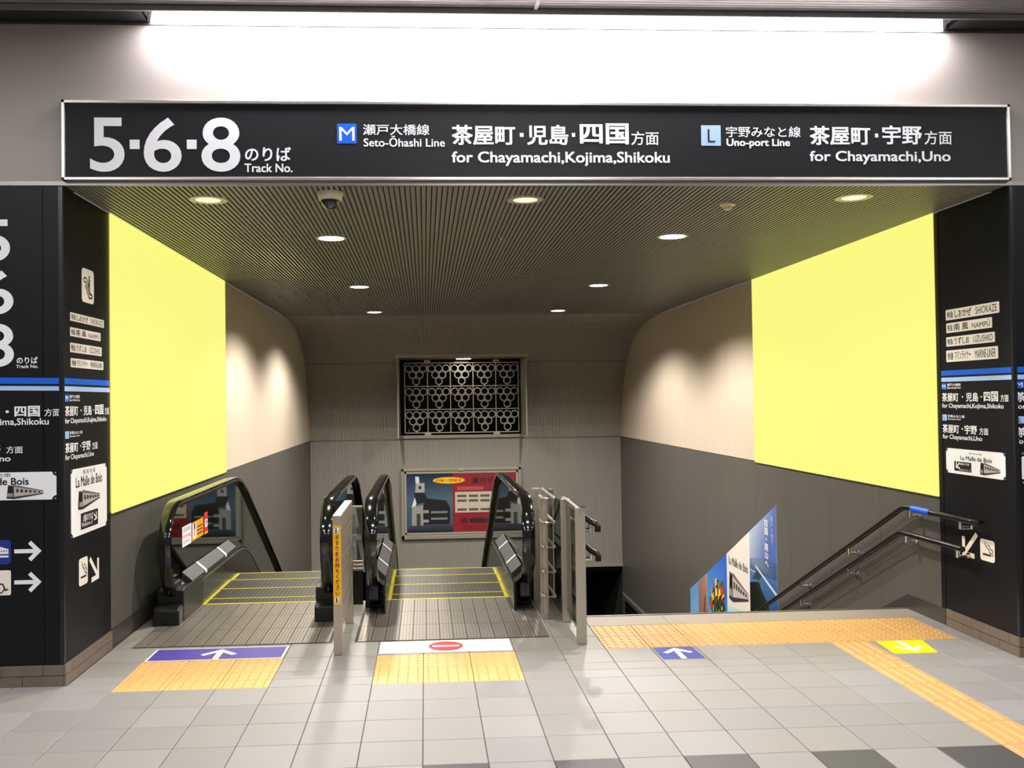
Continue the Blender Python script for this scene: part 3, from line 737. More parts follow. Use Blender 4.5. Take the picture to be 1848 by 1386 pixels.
def route_block(plane, c, par, u0, u1, zt):
    """lettering under the stripes; u0..u1 = width, zt = height of its top"""
    W = u1-u0; X_ = lambda f: u0+W*f; d = o(plane, .0006)
    def tx(b, a0, z0, a1, z1, m=M['white'], bold=.012, k=1):
        z0, z1 = z0*.79, z1*.79; text(b, plane, c+d*(k-1), X_(a0), zt-z0, X_(a1), zt-z1, m, par, bold=bold)
    flat(plane, c, rect(X_(.0), zt-.044, X_(.075), zt), 'line_badge', M['blue'], par); tx('M', .012, .047, .063, .010, k=2)
    tx('瀬戸大橋線', .09, .028, .31, .002); tx('Seto-Ohashi Line', .09, .050, .31, .033, bold=.02)
    tx('茶屋町', 0, .165, .27, .085, bold=.02); tx('・', .325, .130, .345, .115, bold=.05); tx('児島', .39, .165, .575, .085, bold=.02); tx('・', .61, .130, .63, .115, bold=.05)
    tx('四国', .655, .165, .86, .078, bold=.03); tx('方面', .89, .165, 1.0, .105)
    tx('for Chayamachi,Kojima,Shikoku', 0, .232, .93, .180, bold=.015)
    flat(plane, c, rect(X_(.0), zt-.265, X_(.075), zt-.221), 'line_badge', M['ltblue'], par); tx('L', .025, .327, .05, .290, M['ink'], k=2)
    tx('宇野みなと線', .09, .308, .36, .282); tx('Uno-port Line', .09, .330, .30, .313, bold=.02)
    tx('茶屋町', 0, .445, .27, .367, bold=.02); tx('・', .31, .410, .33, .395, bold=.05); tx('宇野', .355, .445, .545, .367, bold=.02); tx('方面', .58, .445, .71, .385)
    tx('for Chayamachi,Uno', 0, .510, .62, .457, bold=.015)
zt = uv('L', XRL, 120, 712)[1]
route_block('L', XRL, pl, -.42, .33, zt)
zt = uv('R', XRR, 1700, 692)[1]
route_block('R', XRR, prt, uv('R',XRR,1700,720)[0], uv('R',XRR,1820,720)[0], zt)
u = uv('F', XFL, 1832, 690)[0]; route_block('F', XFL, prt, u, u+.75, uv('F', XFL, 1832, 688)[1])
def i_escal(t, pl_, c, q, s):
    stroke(pl_, c, [q(.18,.72),q(.14,.66),q(.2,.6),q(.3,.6),q(.62,.27),q(.8,.27),q(.86,.21),q(.8,.16),q(.58,.16),q(.26,.50)], s*.055, 'pictogram', M['ink'], t)
    stroke(pl_, c, [q(.18,.72),q(.36,.72),q(.7,.30)], s*.055, 'pictogram', M['ink'], t)
    flat(pl_, c, ell(*q(.60,.78), s*.05, s*.05, 10), 'pictogram', M['ink'], t); flat(pl_, c, [q(.53,.5),q(.64,.42),q(.66,.73),q(.55,.73)], 'pictogram', M['ink'], t)
def i_smoke(t, pl_, c, q, s):
    stroke(pl_, c, [q(.2,.3),q(.75,.3)], s*.09, 'pictogram', M['ink'], t)
    stroke(pl_, c, [q(.36,.85),q(.38,.72),q(.5,.62),q(.62,.55),q(.68,.42),q(.86,.40),q(.86,.28)], s*.05, 'pictogram', M['ink'], t)
    stroke(pl_, c, [q(.55,.76),q(.66,.72),q(.72,.6),q(.86,.55),q(.88,.46)], s*.05, 'pictogram', M['ink'], t)
icon('pictogram_sign', 'white escalator pictogram high on the left pillar inside the entrance', 'sign', 'L', XL, 147, 482, 169, 550, M['cream'], i_escal)
icon('pictogram_sign', 'white pictogram low on the left pillar beside a slanting arrow', 'sign', 'L', XL, 142, 1010, 158, 1051, M['cream'], i_smoke)
icon('pictogram_sign', 'white pictogram low on the right pillar beside the handrail end', 'sign', 'R', XR, 1769, 971, 1796, 1017, M['cream'], i_smoke)
a = uv('L', XRL, 164, 1012); b = uv('L', XRL, 179, 1043); arrow('L', XRL, a, (b[0], b[1]), .085, .032, 'arrow', M['cream'], pl)
a = uv('R', XRR, 1760, 968); b = uv('R', XRR, 1737, 1003); arrow('R', XRR, a, (b[0]-.0, b[1]), .085, .034, 'arrow', M['cream'], prt)
def pk_l2(t, c):
    ptext('La Malle de Bois', 'L', c, 137, 862, 184, 869, M['ink'], t, bold=.01)
    ptext('専 用 列 車', 'L', c, 150, 848, 172, 852, M['greyink'], t)
    a = uv('L', c, 141, 922); b = uv('L', c, 180, 876); train(t, 'L', c, a[0], a[1], b[0], b[1])
    flat('L', c, prect('L', c, 146, 927, 177, 945), 'arrow_label', M['ink'], t)
    c2 = c+.0006; ptext('5番のりば', 'L', c2, 150, 929, 168, 936, M['white'], t, bold=.01); ptext('Platform 5', 'L', c2, 148, 944, 167, 944.5, M['white'], t)
    a = uv('L', c2, 170, 928); b = uv('L', c2, 175, 935); arrow('L', c2, a, b, .03, .010, 'arrow', M['white'], t)
a = uv('L', XL, 127, 848); b = uv('L', XL, 192, 945)
plaque('tall white plaque with train picture on the left pillar inside the entrance', 'L', XL, (a[0], uv('L',XL,128,972)[1], b[0], uv('L',XL,128,848)[1]), pk_l2, .07)
def pk_r(t, c):
    ptext('La Malle de Bois', 'R', c, 1733, 822, 1790, 836, M['ink'], t, bold=.01)
    ptext('専用列車', 'R', c, 1748, 817, 1772, 822, M['greyink'], t)
    a = uv('R', c, 1769, 857); b = uv('R', c, 1805, 838); train(t, 'R', c, a[0], a[1], b[0], b[1])
    flat('R', c, prect('R', c, 1722, 832, 1753, 853), 'arrow_label', M['ink'], t)
    c2 = c-.0006; ptext('5番のりば', 'R', c2, 1732, 835, 1749, 841, M['white'], t, bold=.01); ptext('Platform 5', 'R', c2, 1731, 846, 1751, 851, M['white'], t)
    a = uv('R', c2, 1731, 836); b = uv('R', c2, 1725, 844); arrow('R', c2, a, b, .03, .010, 'arrow', M['white'], t)
a = uv('R', XR, 1708, 808); b = uv('R', XR, 1816, 866)
plaque('wide white plaque with train picture on the right pillar inside the entrance', 'R', XR, (a[0], uv('R',XR,1708,852)[1], b[0], a[1]), pk_r, .14)
a = uv('F', YF-.004, 1843, 816); b = uv('F', YF-.004, 2020, 870)
plaque('white plaque cut off by the right photo edge on the front face', 'F', YF-.004, (a[0], b[1], b[0], a[1]), lambda t, c: None, .16)

# ================================================================== YELLOW PANELS, GLOW ADDED FOR AN EVEN COLOUR
for nm, X, sgn, y0, y1 in (('left', XL, 1, .353, 3.90), ('right', XR, -1, .40, 4.03)):
    t = thing('advertising_panel', 'blank yellow advertising panel with an added even glow on the %s wall' % nm, 'panel', (X, (y0+y1)/2, .91), 'blank yellow panels')
    a, b = (X+.0045, X+.014) if sgn > 0 else (X-.014, X-.0045)
    z1 = 2.962
    box('panel_face', M['ad'], t, a, b, y0, y1, .912, z1)
    f0, f1 = (X+.0045, X+.0135) if sgn > 0 else (X-.0135, X-.0045)
    box('edge_trim', M['dadobase'], t, f0, f1, y0, y1, .906, .911)

# ================================================================== WALL POSTER BY THE STAIRS
ps = thing('wall_poster', 'slanted picture poster on the right wall beside the stairs', 'poster', (XR, 5, -1.5))
PX = XR-.003
def slant(y): return .491-.487*(y-3.476)+(.012 if y > 6 else 0)
def strip(name, y_far, y_near, fcs, th=.002):
    mb = MB(); top0, top1 = slant(y_far), slant(y_near)
    mb.prismx([(y_near, top1-1.25),(y_far, top0-1.05),(y_far, top0),(y_near, top1)], XR-.003, XR-.0005).build(name, M['white'], ps)
    H = lambda y, f: (-y, slant(y)-f)
    picture(name+'_picture', ps, [('R', PX-.0005-.0004*i, [H(*p) for p in pts], col) for i, (pts, col) in enumerate(fcs)])
SK1, SK2 = (96,150,205), (150,200,226)
A, B = 6.66, 5.87
strip('poster_strip', A, B, [([(A,1.0),(B,1.2),(B,0),(A,0)], [SK2,SK2,SK1,SK1]),
    ([(6.27,1.0),(B,1.2),(B,.02),(6.0,.0),(6.27,.04)], [(150,104,92),(136,92,84),(176,150,132),(166,120,104),(150,110,100)]),
    ([(6.2,1.0),(6.16,1.0),(5.95,.3),(5.98,.25)], (70,50,60)), ([(6.08,1.0),(6.03,1.0),(5.9,.5),(5.92,.45)], (80,56,60)),
    ([(A,1.0),(6.4,1.0),(6.4,.56),(A,.50)], (96,60,80)), ([(6.2,.62),(6.12,.7),(6.02,.5),(6.1,.45)], (190,140,110))])
A, B = 5.87, 5.083
fc = [([(A,1.1),(B,1.2),(B,0),(A,0)], [(120,176,222),(70,130,214),(34,84,196),(70,130,200)])]
rnd = random.Random(3)
cen = (5.46, .52)
fc.append(([(cen[0]+.27*math.cos(i*math.pi/8), cen[1]-.30*math.sin(i*math.pi/8)) for i in range(16)], (54,74,52)))
for i in range(54):
    a, r = rnd.random()*6.28, math.sqrt(rnd.random())
    y, f = cen[0]+.26*r*math.cos(a), cen[1]+.30*r*math.sin(a); s = .03+.03*rnd.random()
    col = rnd.choice([(196,60,70),(214,120,60),(226,196,80),(60,120,70),(200,170,170),(150,50,60)] if f < cen[1]+.05 else [(40,80,54),(60,110,60),(190,150,70),(36,60,50)])
    fc.append(([(y-s,f+s*.8),(y+s*.8,f+s),(y+s,f-s),(y-s*.7,f-s)], col))
fc.append(([(A,1.05),(B,1.15),(B,.95),(5.4,.9),(A,.95)], (40,62,48)))
strip('poster_strip', A, B, fc)
A, B = 5.083, 4.282
strip('poster_strip', A, B, [([(A,.62),(B,.95),(B,0),(A,0)], (222,214,206)), ([(A,1.1),(B,1.25),(B,.95),(A,.62)], [(120,186,214),(110,180,212),(170,210,222),(196,214,218)])])
text('La Malle de Bois', 'R', PX-.004, -5.0, slant(4.68)-.30, -4.34, slant(4.68)-.20, M['greyink'], ps, bold=.015)
train(ps, 'R', PX-.004, -5.0, slant(4.68)-.74, -4.34, slant(4.68)-.38)
A, B = 4.282, 3.476
strip('poster_strip', A, B, [([(A,1.2),(B,1.25),(B,0),(A,0)], [(40,84,132),(60,104,160),(86,104,176),(176,190,210)]),
    ([(A,.42),(B,.80),(B,.62),(3.8,.46),(A,.30)], [(60,84,120),(50,72,120),(66,88,140),(80,104,140),(120,140,170)]),
    ([(A,.80),(B,1.20),(B,.85),(A,.44)], [(56,98,134),(44,80,132),(52,92,150),(70,112,150)]),
    ([(4.20,.56),(3.98,.64),(3.86,.60),(4.05,.50)], (44,62,74)), ([(4.1,.46),(B,.98),(B,.94),(4.1,.43)], (188,196,210)),
    ([(A,1.2),(3.66,1.24),(3.72,.98),(3.9,.80),(4.0,.66),(4.12,.62),(A,.58)], [(12,18,16),(24,34,24),(40,54,32),(30,42,26),(24,36,24),(18,26,20),(12,18,16)])])
text('四\n国\n・\n岡\n山\nへ', 'R', PX-.004, -3.80, -.20, -3.70, .30, M['white'], ps, bold=.01)
text('瀬\n戸\n大\n橋\nで', 'R', PX-.004, -3.62, .06, -3.555, .36, M['ltblue'], ps)

# ================================================================== HANDRAILS ON THE RIGHT WALL
def rail(name, label, X, pts, r, brackets, wallx, sleeve=None, endturn=None):
    t = thing(name, label, 'handrail', (X, pts[0][0], pts[0][1]), 'stair handrails')
    path = []
    for i, (y, z) in enumerate(pts):
        if 0 < i < len(pts)-1:
            a = Vector(pts[i-1]); b = Vector((y, z)); c_ = Vector(pts[i+1])
            p0 = b+(a-b).normalized()*.06; p2 = b+(c_-b).normalized()*.06
            for k in range(5):
                s = k/4; q = p0*(1-s)**2+b*2*s*(1-s)+p2*s*s; path.append((X, q.x, q.y))
        else: path.append((X, y, z))
    if endturn: path = endturn+path
    MB().tube(path, r, 14).build('rail_tube', M['pipe'], t, smooth=True)
    for (y, z) in brackets:
        s = 1 if wallx > X else -1
        mb = MB().tube([(X-s*.004, y, z-.058), (wallx-s*.004, y, z-.058)], .0125, 12)
        mb.build('bracket', M['chrome'], t, smooth=True)
        MB().tube([(wallx-s*.012, y, z-.058), (wallx, y, z-.058)], .024, 14).build('wall_plate', M['chrome'], t, smooth=True)
        MB().tube([(X, y, z-.015), (X, y, z-.066)], .0145, 12).build('saddle', M['chrome'], t, smooth=True)
    if sleeve: MB().tube([(X, sleeve[0], sleeve[2]), (X, sleeve[1], sleeve[2])], r+.0035, 14).build('braille_sleeve', M['bluecap'], t, smooth=True)
    return t
SL = .487; XH = 3.645
rail('handrail', 'upper dark handrail on the right wall, with a blue sleeve', XH, [(-.10,.80),(.74,.80),(8.2,.80-SL*7.46)], .0205,
     [(.02,.80),(.66,.80),(1.66,.80-SL*.92),(2.65,.80-SL*1.91),(3.9,.80-SL*3.16)], XR, sleeve=(.38,.62,.80), endturn=[(XR-.004,-.13,.80),(XH+.03,-.13,.80),(XH+.006,-.118,.80)])
rail('handrail', 'lower dark handrail on the right wall', XH, [(.0,.60),(.80,.60),(8.2,.60-SL*7.40)], .0205,
     [(.06,.60),(.72,.60),(1.68,.60-SL*.88),(2.68,.60-SL*1.88),(3.9,.60-SL*3.1)], XR)

# ================================================================== ESCALATORS
def prof_drop(y, y0, R=1.5, ang=30, down=True):
    t = math.tan(math.radians(ang)); L = R*math.sin(math.radians(ang)); d = y-y0
    if d <= 0: return 0
    if d < L: return -(R-math.sqrt(R*R-d*d))
    return -(R*(1-math.cos(math.radians(ang))))-(d-L)*t
YE = 9.6
def hand_path(y0f, x, foot=True):
    """handrail centre line: from the base of the newel round its nose, flat, then down the slope"""
    P_ = [(x, y0f+(.20 if foot else .48), .16), (x, y0f+(.10 if foot else .22), .28), (x, y0f+.035, .42), (x, y0f+.008, .55)]
    c = (y0f+.31, .595)
    for k in range(9):
        a = math.radians(180-k*90/8); P_.append((x, c[0]+.305*math.cos(a), c[1]+.295*math.sin(a)))
    y = c[0]+.2
    ys = [1.6, 2.2, 2.8, 3.2]+[3.2+.09*i for i in range(1, 10)]+[4.6, 6, 8, YE]
    for y in ys: P_.append((x, y, .89+prof_drop(y, 3.15)))
    return P_
def escalator(name, label, xc, yf, foot=True):
    t = thing(name, label, 'escalator', (xc, 1.0, 0), 'descending escalators')
    hw = .595
    for s in (-1, 1):
        x = xc+s*hw
        sec = [(-.044,-.014),(-.049,.002),(-.043,.016),(-.028,.023),(.028,.023),(.043,.016),(.049,.002),(.044,-.014),(.028,-.018),(-.028,-.018)]
        hp = hand_path(yf, x, foot)
        MB().sweep(hp, sec).build('handrail_belt', M['rubber'], t, smooth=True)
        # guide strip inside the belt
        inner = [(x, y+.022 if z < .6 else y+.0, z-.022 if z >= .6 else z) for (_, y, z) in hp[3:]]
        MB().sweep([(a_, b_+(.026 if c_ < .85 and b_ < 1.4 else .0), c_-(.026 if b_ > yf+.15 else 0)) for a_, b_, c_ in [(p[0],p[1],p[2]) for p in hp[2:]]],
                   [(-.020,-.014),(-.020,.010),(.020,.010),(.020,-.014)]).build('belt_guide', M['newel'], t)
        # glass: outline in (y,z)
        gl = [(yf+.10,.27)]+[(b_+.03, c_) for _, b_, c_ in hp[3:6]]+[(b_+.02, c_-.022) for _, b_, c_ in hp[6:13]]+[(b_, c_-.03) for _, b_, c_ in hp[13:]]
        lowp = [(YE, .22+prof_drop(YE, 3.1)), (6,.22+prof_drop(6,3.1)), (4.2,.22+prof_drop(4.2,3.1)), (3.6,.22+prof_drop(3.6,3.1)), (3.1,.22), (1.0,.22)]
        outl = gl+lowp
        MB().prismx(outl[::-1], x-.005, x+.005).build('glass_panel', M['glass'], t)
        # skirt wall under the glass, and its curved sloping deck
        def sk(y, h): return h+prof_drop(y, 3.1 if h > .05 else 2.8)
        ysk = [1.12, 1.6, 2.2, 2.8, 3.1, 3.3, 3.5, 3.7, 3.9, 4.2, 5, 6, 8, YE]
        x0, x1 = sorted((x-s*.095, x-s*.08))
        MB().prismx([(y, -.05+prof_drop(y,2.8)-.2) for y in ysk]+[(y, sk(y,.215)) for y in reversed(ysk)], x0, x1).build('skirt_panel', M['skirt'], t)
        MB().sweep([((x0+x1)/2-s*.010, y, .20+prof_drop(y,3.1)) for y in ysk[1:]], [(-.004,-.006),(-.004,.006),(.004,.006),(.004,-.006)]).build('skirt_lip', M['steeldark'], t)
        # sloping deck between glass and skirt
        xi, xo = x-s*.088, x+s*.02
        mb = MB()
        for ya, yb in zip(ysk, ysk[1:]):
            q = [(xo,ya,.30+prof_drop(ya,3.1)),(xo,yb,.30+prof_drop(yb,3.1)),(xi,yb,.222+prof_drop(yb,3.1)),(xi,ya,.222+prof_drop(ya,3.1))]
            mb.face(q if s < 0 else q[::-1]); 
        mb.build('inner_deck', M['skirt'], t)
        # raised deck cover with white stripes at the entry
        dc = MB(); ya, yb = 1.33, 3.0
        for a_, b_ in ((ya,1.75),(1.75,2.5),(2.5,yb)):
            xa, xb = x-s*.012, x-s*.092
            q = [(xa,a_+.004,.325),(xa,b_-.004,.325),(xb,b_-.004,.255),(xb,a_+.004,.255)]
            dc.face(q if s < 0 else q[::-1])
        xa, xb = x-s*.012, x-s*.092
        dc.face([(xa,ya,.325),(xb,ya,.255),(xb,ya,.15),(xa,ya,.15)]); dc.face([(xb,ya,.255),(xb,yb,.255),(xb,yb,.15),(xb,ya,.15)]); dc.face([(xa,yb,.325),(xb,yb,.255),(xb,yb,.1),(xa,yb,.1)])
        cov = dc.build('deck_cover', M['deck'], t)
        for yy in (1.76, 2.52):
            q = [(xa,yy,.327),(xa,yy+.05,.327),(xb,yy+.05,.257),(xb,yy,.257)]
            MB().face(q if s < 0 else q[::-1]).face([(xb-s*.001,yy,.257),(xb-s*.001,yy+.05,.257),(xb-s*.001,yy+.05,.235),(xb-s*.001,yy,.235)]).build('white_stripe', M['white'], cov)
        # newel base: black box stepped in two
        nb = MB(); k0 = x-.10; k1 = x+.10
        if not foot: k0, k1 = (x-.075, x+.085) if s < 0 else (x-.075, x+.072)
        nf = yf+.14 if foot else yf+.50
        MB().prismx([(nf,-.0),(1.66,.0),(1.66,.235),(nf+.08,.255),(nf,.24)], k0, k1).build('newel_box', M['newel'], t, bevel=.008)
        if not foot:
            MB().prismx([(yf+.30,.10),(yf+.50,.02),(yf+.50,.25),(yf+.34,.25)], x-.045, x+.045).build('belt_entry', M['newel'], t, bevel=.012); continue
        MB().prismx([(yf+.02,.0),(yf+.16,.0),(yf+.16,.14),(yf+.06,.135),(yf+.02,.115)], k0+.004, k1-.004).build('newel_foot', M['newelgrey'], t, bevel=.010)
        MB().box(x-.05, x+.05, yf+.11, yf+.3, .24, .30).build('belt_entry', M['newel'], t, bevel=.02)
    # landing plate: long planks with cross joints
    px0, px1 = xc-.66, xc+.67; n = 14; wdt = (px1-px0)/n
    base = box('landing_plate', M['combgroove'], t, px0, px1, .338, 1.60, -.02, .0015)
    for i in range(n):
        a = px0+i*wdt
        for y0_, y1_ in ((.34,.76),(.765,1.18),(1.185,1.60)):
            if y0_ > 1.0 and (a+wdt/2 < xc-.52 or a+wdt/2 > xc+.52): continue
            mb = MB().use(M['comb'])
            for k in range(4):
                g0 = a+.004+k*(wdt-.006)/4; mb.box(g0, g0+(wdt-.006)/4-.0022, y0_, y1_, .001, .0048)
            mb.build('plate_plank', None, base)
    box('comb_edge', M['yellow'], t, xc-.50, xc+.50, 1.603, 1.635, .0, .006)
    # steps
    st0 = None
    for i in range(18):
        y = 1.85-.4+.4*i if i else 1.635
        y0_ = 1.635 if i == 0 else 1.85+.4*(i-1); y1_ = 1.85+.4*i
        z = prof_drop((y0_+y1_)/2+.1, 2.75)
        if y1_ > YE: break
        s_ = MB().use(M['tread']).box(xc-.50, xc+.50, y0_, y1_, z-.02, z).use(M['treadline'])
        s_.box(xc-.50, xc+.50, y0_, y0_+.02, z-.24 if i > 3 else z-.1, z-.02)
        for k in range(26):
            g0 = xc-.46+k*.0354; s_.box(g0, g0+.012, y0_+.01, y1_-.035, z, z+.003)
        so = s_.build('step', None, t)
        box('rear_line', M['yellow'], so, xc-.50, xc+.50, y1_-.026, y1_-.006, z, z+.004)
        for sx in (-1, 1):
            a_, b_ = sorted((xc+sx*.50, xc+sx*.474)); box('side_line', M['yellow'], so, a_, b_, y0_+.004, y1_-.034, z, z+.004)
    # truss under the steps
    MB().prismx([(1.66,-.25),(1.66,-.9),(3.2,-1.3),(YE,-5.0),(YE,-.45+prof_drop(YE,2.8)),(5,-.45+prof_drop(5,2.8)),(3.2,-.35)], xc-.66, xc+.66).build('truss', M['newel'], t)
    return t
XC1, XC2 = -1.315, .205
e1 = escalator('escalator', 'left escalator going down beside the left wall, with stickers on its glass', XC1, .90)
e2 = escalator('escalator', 'right escalator going down beside the stairs, behind the no entry strip', XC2, .86, False)
# stickers on the glass of the left escalator
SXG = XC1-.595+.0065
def sticker(label, x0, y0, x1, y1, m, parts):
    a = uv('L', SXG, x0, y0); b = uv('L', SXG, x1, y1); u0, v0, u1, v1 = a[0], b[1], b[0], a[1]
    t = thing('glass_sticker', label, 'sticker', P('L', SXG, (u0+u1)/2, v0)); W, H = u1-u0, v1-v0
    flat('L', SXG, rect(u0,v0,u1,v1), 'sticker_sheet', m, t, th=.001); parts(t, SXG+.0008, lambda x, y: (u0+W*x, v0+H*y), W, H)
def s1(t, c, q, W, H):
    for i in range(4): flat('L', c, ell(*q(.16+.22*i,.5), W*.09, H*.10, 14), 'pink_mark', M['stickerpink'], t)
    for i in range(5): flat('L', c, rect(*q(.1,.72+.045*i), *q(.9,.735+.045*i)), 'print_line', M['greyink'], t)
    for i in range(3): flat('L', c, rect(*q(.1,.15+.06*i), *q(.8,.165+.06*i)), 'print_line', M['greyink'], t)
    flat('L', c, ell(*q(.86,.42), W*.05, H*.04, 10), 'dark_mark', M['ink'], t)
def s2(t, c, q, W, H):
    flat('L', c, rect(*q(.05,.1), *q(.36,.9)), 'white_field', M['white'], t); flat('L', c+.0005, rect(*q(.14,.6), *q(.28,.9)), 'blue_figure', M['blue'], t)
    flat('L', c+.0005, rect(*q(.18,.2), *q(.24,.6)), 'figure_legs', M['greyink'], t)
    for i in range(3): flat('L', c, rect(*q(.44,.2+.2*i), *q(.92,.28+.2*i)), 'print_line', M['mortar'], t)
def s3(t, c, q, W, H):
    flat('L', c, rect(*q(.15,.32), *q(.9,.68)), 'white_field', M['white'], t); stroke('L', c+.0005, [q(.4,.38),q(.5,.62),q(.7,.5)], W*.12, 'figure', M['ink'], t)
    flat('L', c, rect(*q(.0,.0), *q(1,.10)), 'yellow_edge', M['labelyel'], t)
sticker('white sticker with pink marks on the left escalator glass', 329, 952, 345.5, 979, M['white'], s1)
sticker('yellow caution sticker between the white and red ones on the glass', 346.5, 944, 367, 965, M['orange'], s2)
sticker('narrow red sticker on the left escalator glass', 368.5, 926, 375, 961, M['stickred'], s3)

# ------------------------------------------------------------------ infill between the escalators
t = thing('infill_barrier', 'clear barrier with steel rails between the two escalators', 'barrier', (-.55, 1.5, 0))
box('glass_sheet', M['clearguard'], t, -.619, -.491, 1.496, 1.504, .36, .79)
box('top_rail', M['steel'], t, -.619, -.491, 1.49, 1.51, .786, .80)
for z in (.285, .315, .345): box('lower_rail', M['steel'], t, -.618, -.492, 1.485, 1.515, z-.009, z+.009)
box('base_panel', M['newel'], t, -.618, -.492, 1.49, 1.52, .0, .275)

t = thing('infill_barrier', 'low black panel behind the hooped guard at the right escalator', 'barrier', (.93, 1.53, 0))
box('base_panel', M['newel'], t, .880, 1.02, 1.53, 1.56, 0, .25, bevel=.004)
box('top_strip', M['steel'], t, .880, 1.02, 1.528, 1.562, .252, .262)
# ================================================================== STEEL GUARDS
t = thing('queue_guard', 'stainless guard with a yellow notice standing between the two escalators', 'guard', (-.555, .45, 0))
gx0_, gx1_ = -.583, -.525
box('front_post', M['steel'], t, gx0_, gx1_, .02, .075, 0, .91, bevel=.006)
box('rear_post', M['steel'], t, gx0_, gx1_, .865, .92, 0, .91, bevel=.006)
box('top_plate', M['steel'], t, gx0_, gx1_, .075, .865, .80, .91, bevel=.004)
for z1 in (.775, .618, .461, .304):
    box('side_plate', M['steel'], t, gx0_+.004, gx1_-.004, .075, .865, z1-.122, z1, bevel=.004)
nt_ = thing('guard_notice', 'vertical yellow notice with dark writing on the stainless guard', 'notice', (-.554, .02, .33))
a = uv('F', .0185, 600.5, 949); b = uv('F', .0185, 616.5, 1091)
flat('F', .0185, rrect(a[0]+.001, b[1], b[0]-.001, a[1], .004), 'notice_sheet', M['labelyel'], nt_, th=.0012)
W = b[0]-a[0]; H = a[1]-b[1]; q = lambda x, y: (a[0]+W*x, b[1]+H*y)
for v0, v1 in ((.905,.975),(.03,.095)):
    flat('F', .018, rect(*q(.14,v0), *q(.86,v1)), 'pictogram_field', M['white'], nt_)
    m_ = (v0+v1)/2
    stroke('F', .0176, [q(.14,v0),q(.86,v0),q(.86,v1),q(.14,v1)], .0015, 'pictogram_border', M['ink'], nt_, closed=True)
    stroke('F', .0174, [q(.40,v0+.006),q(.40,v1-.022)], .009, 'figure', M['ink'], nt_); flat('F', .0174, ell(*q(.40,v1-.014), .005, .005, 10), 'figure_head', M['ink'], nt_)
    stroke('F', .0174, [q(.55,v0+.02),q(.74,v0+.02),q(.74,v1-.02)], .003, 'figure', M['ink'], nt_)
text('手\nす\nり\nを\nお\n持\nち\nく\nだ\nさ\nい', 'F', .0178, *q(.22,.115), *q(.80,.885), mat('notice maroon', (74,16,30), .5), nt_, bold=.025)

t = thing('queue_guard', 'stainless guard with hooped rails at the right of the right escalator', 'guard', (.93, .85, 0))
box('front_post', M['steel'], t, .900, .930, .83, .86, 0, .912, bevel=.003)
box('post_plate', M['steel'], t, .884, .945, .862, .89, .03, .90, bevel=.003)
MB().tube([(.985,.86,.18),(.985,.86,.915)], .004, 8).build('side_rod', M['steel'], t)
for z in (.917, .737, .553, .369, .186):
    MB().tube([(.885,.875,z+.006),(.893,.80,z-.004),(.905,.782,z-.008),(.975,.782,z-.008),(.985,.79,z-.006),(.985,1.5,z-.006)], .0105, 8).build('hoop_rail', M['steel'], t, smooth=True)
box('rear_post', M['steel'], t, .90, .96, 1.46, 1.50, 0, .92, bevel=.003)

# glass partition between landing and stairs
t = thing('glass_partition', 'stainless framed glass partition at the head of the stairs', 'partition', (1.064, .5, 0))
box('end_post', M['steel'], t, 1.030, 1.098, .115, .140, 0, .917, bevel=.003)
box('post_cap', M['chrome'], t, 1.060, 1.100, .108, .146, .865, .922, bevel=.003)
box('middle_post', M['steel'], t, 1.028, 1.092, .72, .78, 0, .91, bevel=.003)
box('rear_post', M['steeldark'], t, 1.045, 1.085, 1.55, 1.60, 0, .90, bevel=.003)
box('glass_sheet', M['glass'], t, 1.062, 1.068, .14, .72, .10, .87)
MB().prismx([(.78,.05),(1.6,.05),(8.2,.05-SL*6.6),(8.2,.86-SL*6.9),(1.3,.86),(.78,.86)], 1.062, 1.068).build('glass_sheet', M['glass'], t)
box('bottom_rail', M['chrome'], t, 1.052, 1.080, .14, .72, .075, .10)
box('bottom_rail', M['steeldark'], t, 1.050, 1.082, .78, 1.6, .0, .05)
MB().sweep([(1.066,.13,.895),(1.066,.74,.905),(1.066,.92,.90),(1.066,8.2,.90-SL*7.28)], [(-.014,-.008),(-.014,.008),(.014,.008),(.014,-.008)]).build('top_rail', M['steeldark'], t)
box('kerb', M['nosing'], t, 1.03, 1.10, .78, 1.62, -.0, .012)
MB().prismx([(.9,-.02),(.9,-.5),(8.2,-.5-SL*7.3),(8.2,.03-SL*7.3),(1.0,.0)], 1.04, 1.10).build('stair_stringer', M['dadobase'], t)
for yy, zz in ((.80,.66),(.80,.40)): MB().tube([(1.05,yy,zz),(1.085,yy,zz)], .018, 12).build('glass_clamp', M['chrome'], t, smooth=True)
def brail(label, z, y0):
    X = 1.165
    return rail('handrail', label, X, [(y0,z),(.86,z),(8.0,z-SL*7.14)], .0205, [(y0+.08,z),(1.5,z-SL*.64),(3.0,z-SL*2.14)], 1.098,
        endturn=[(X+.03,y0-.035,z-.055),(X+.03,y0-.037,z-.02),(X+.018,y0-.03,z-.003)])
brail('upper dark handrail on the glass partition side of the stairs', .80, .22)
brail('lower dark handrail on the glass partition side of the stairs', .60, .22)

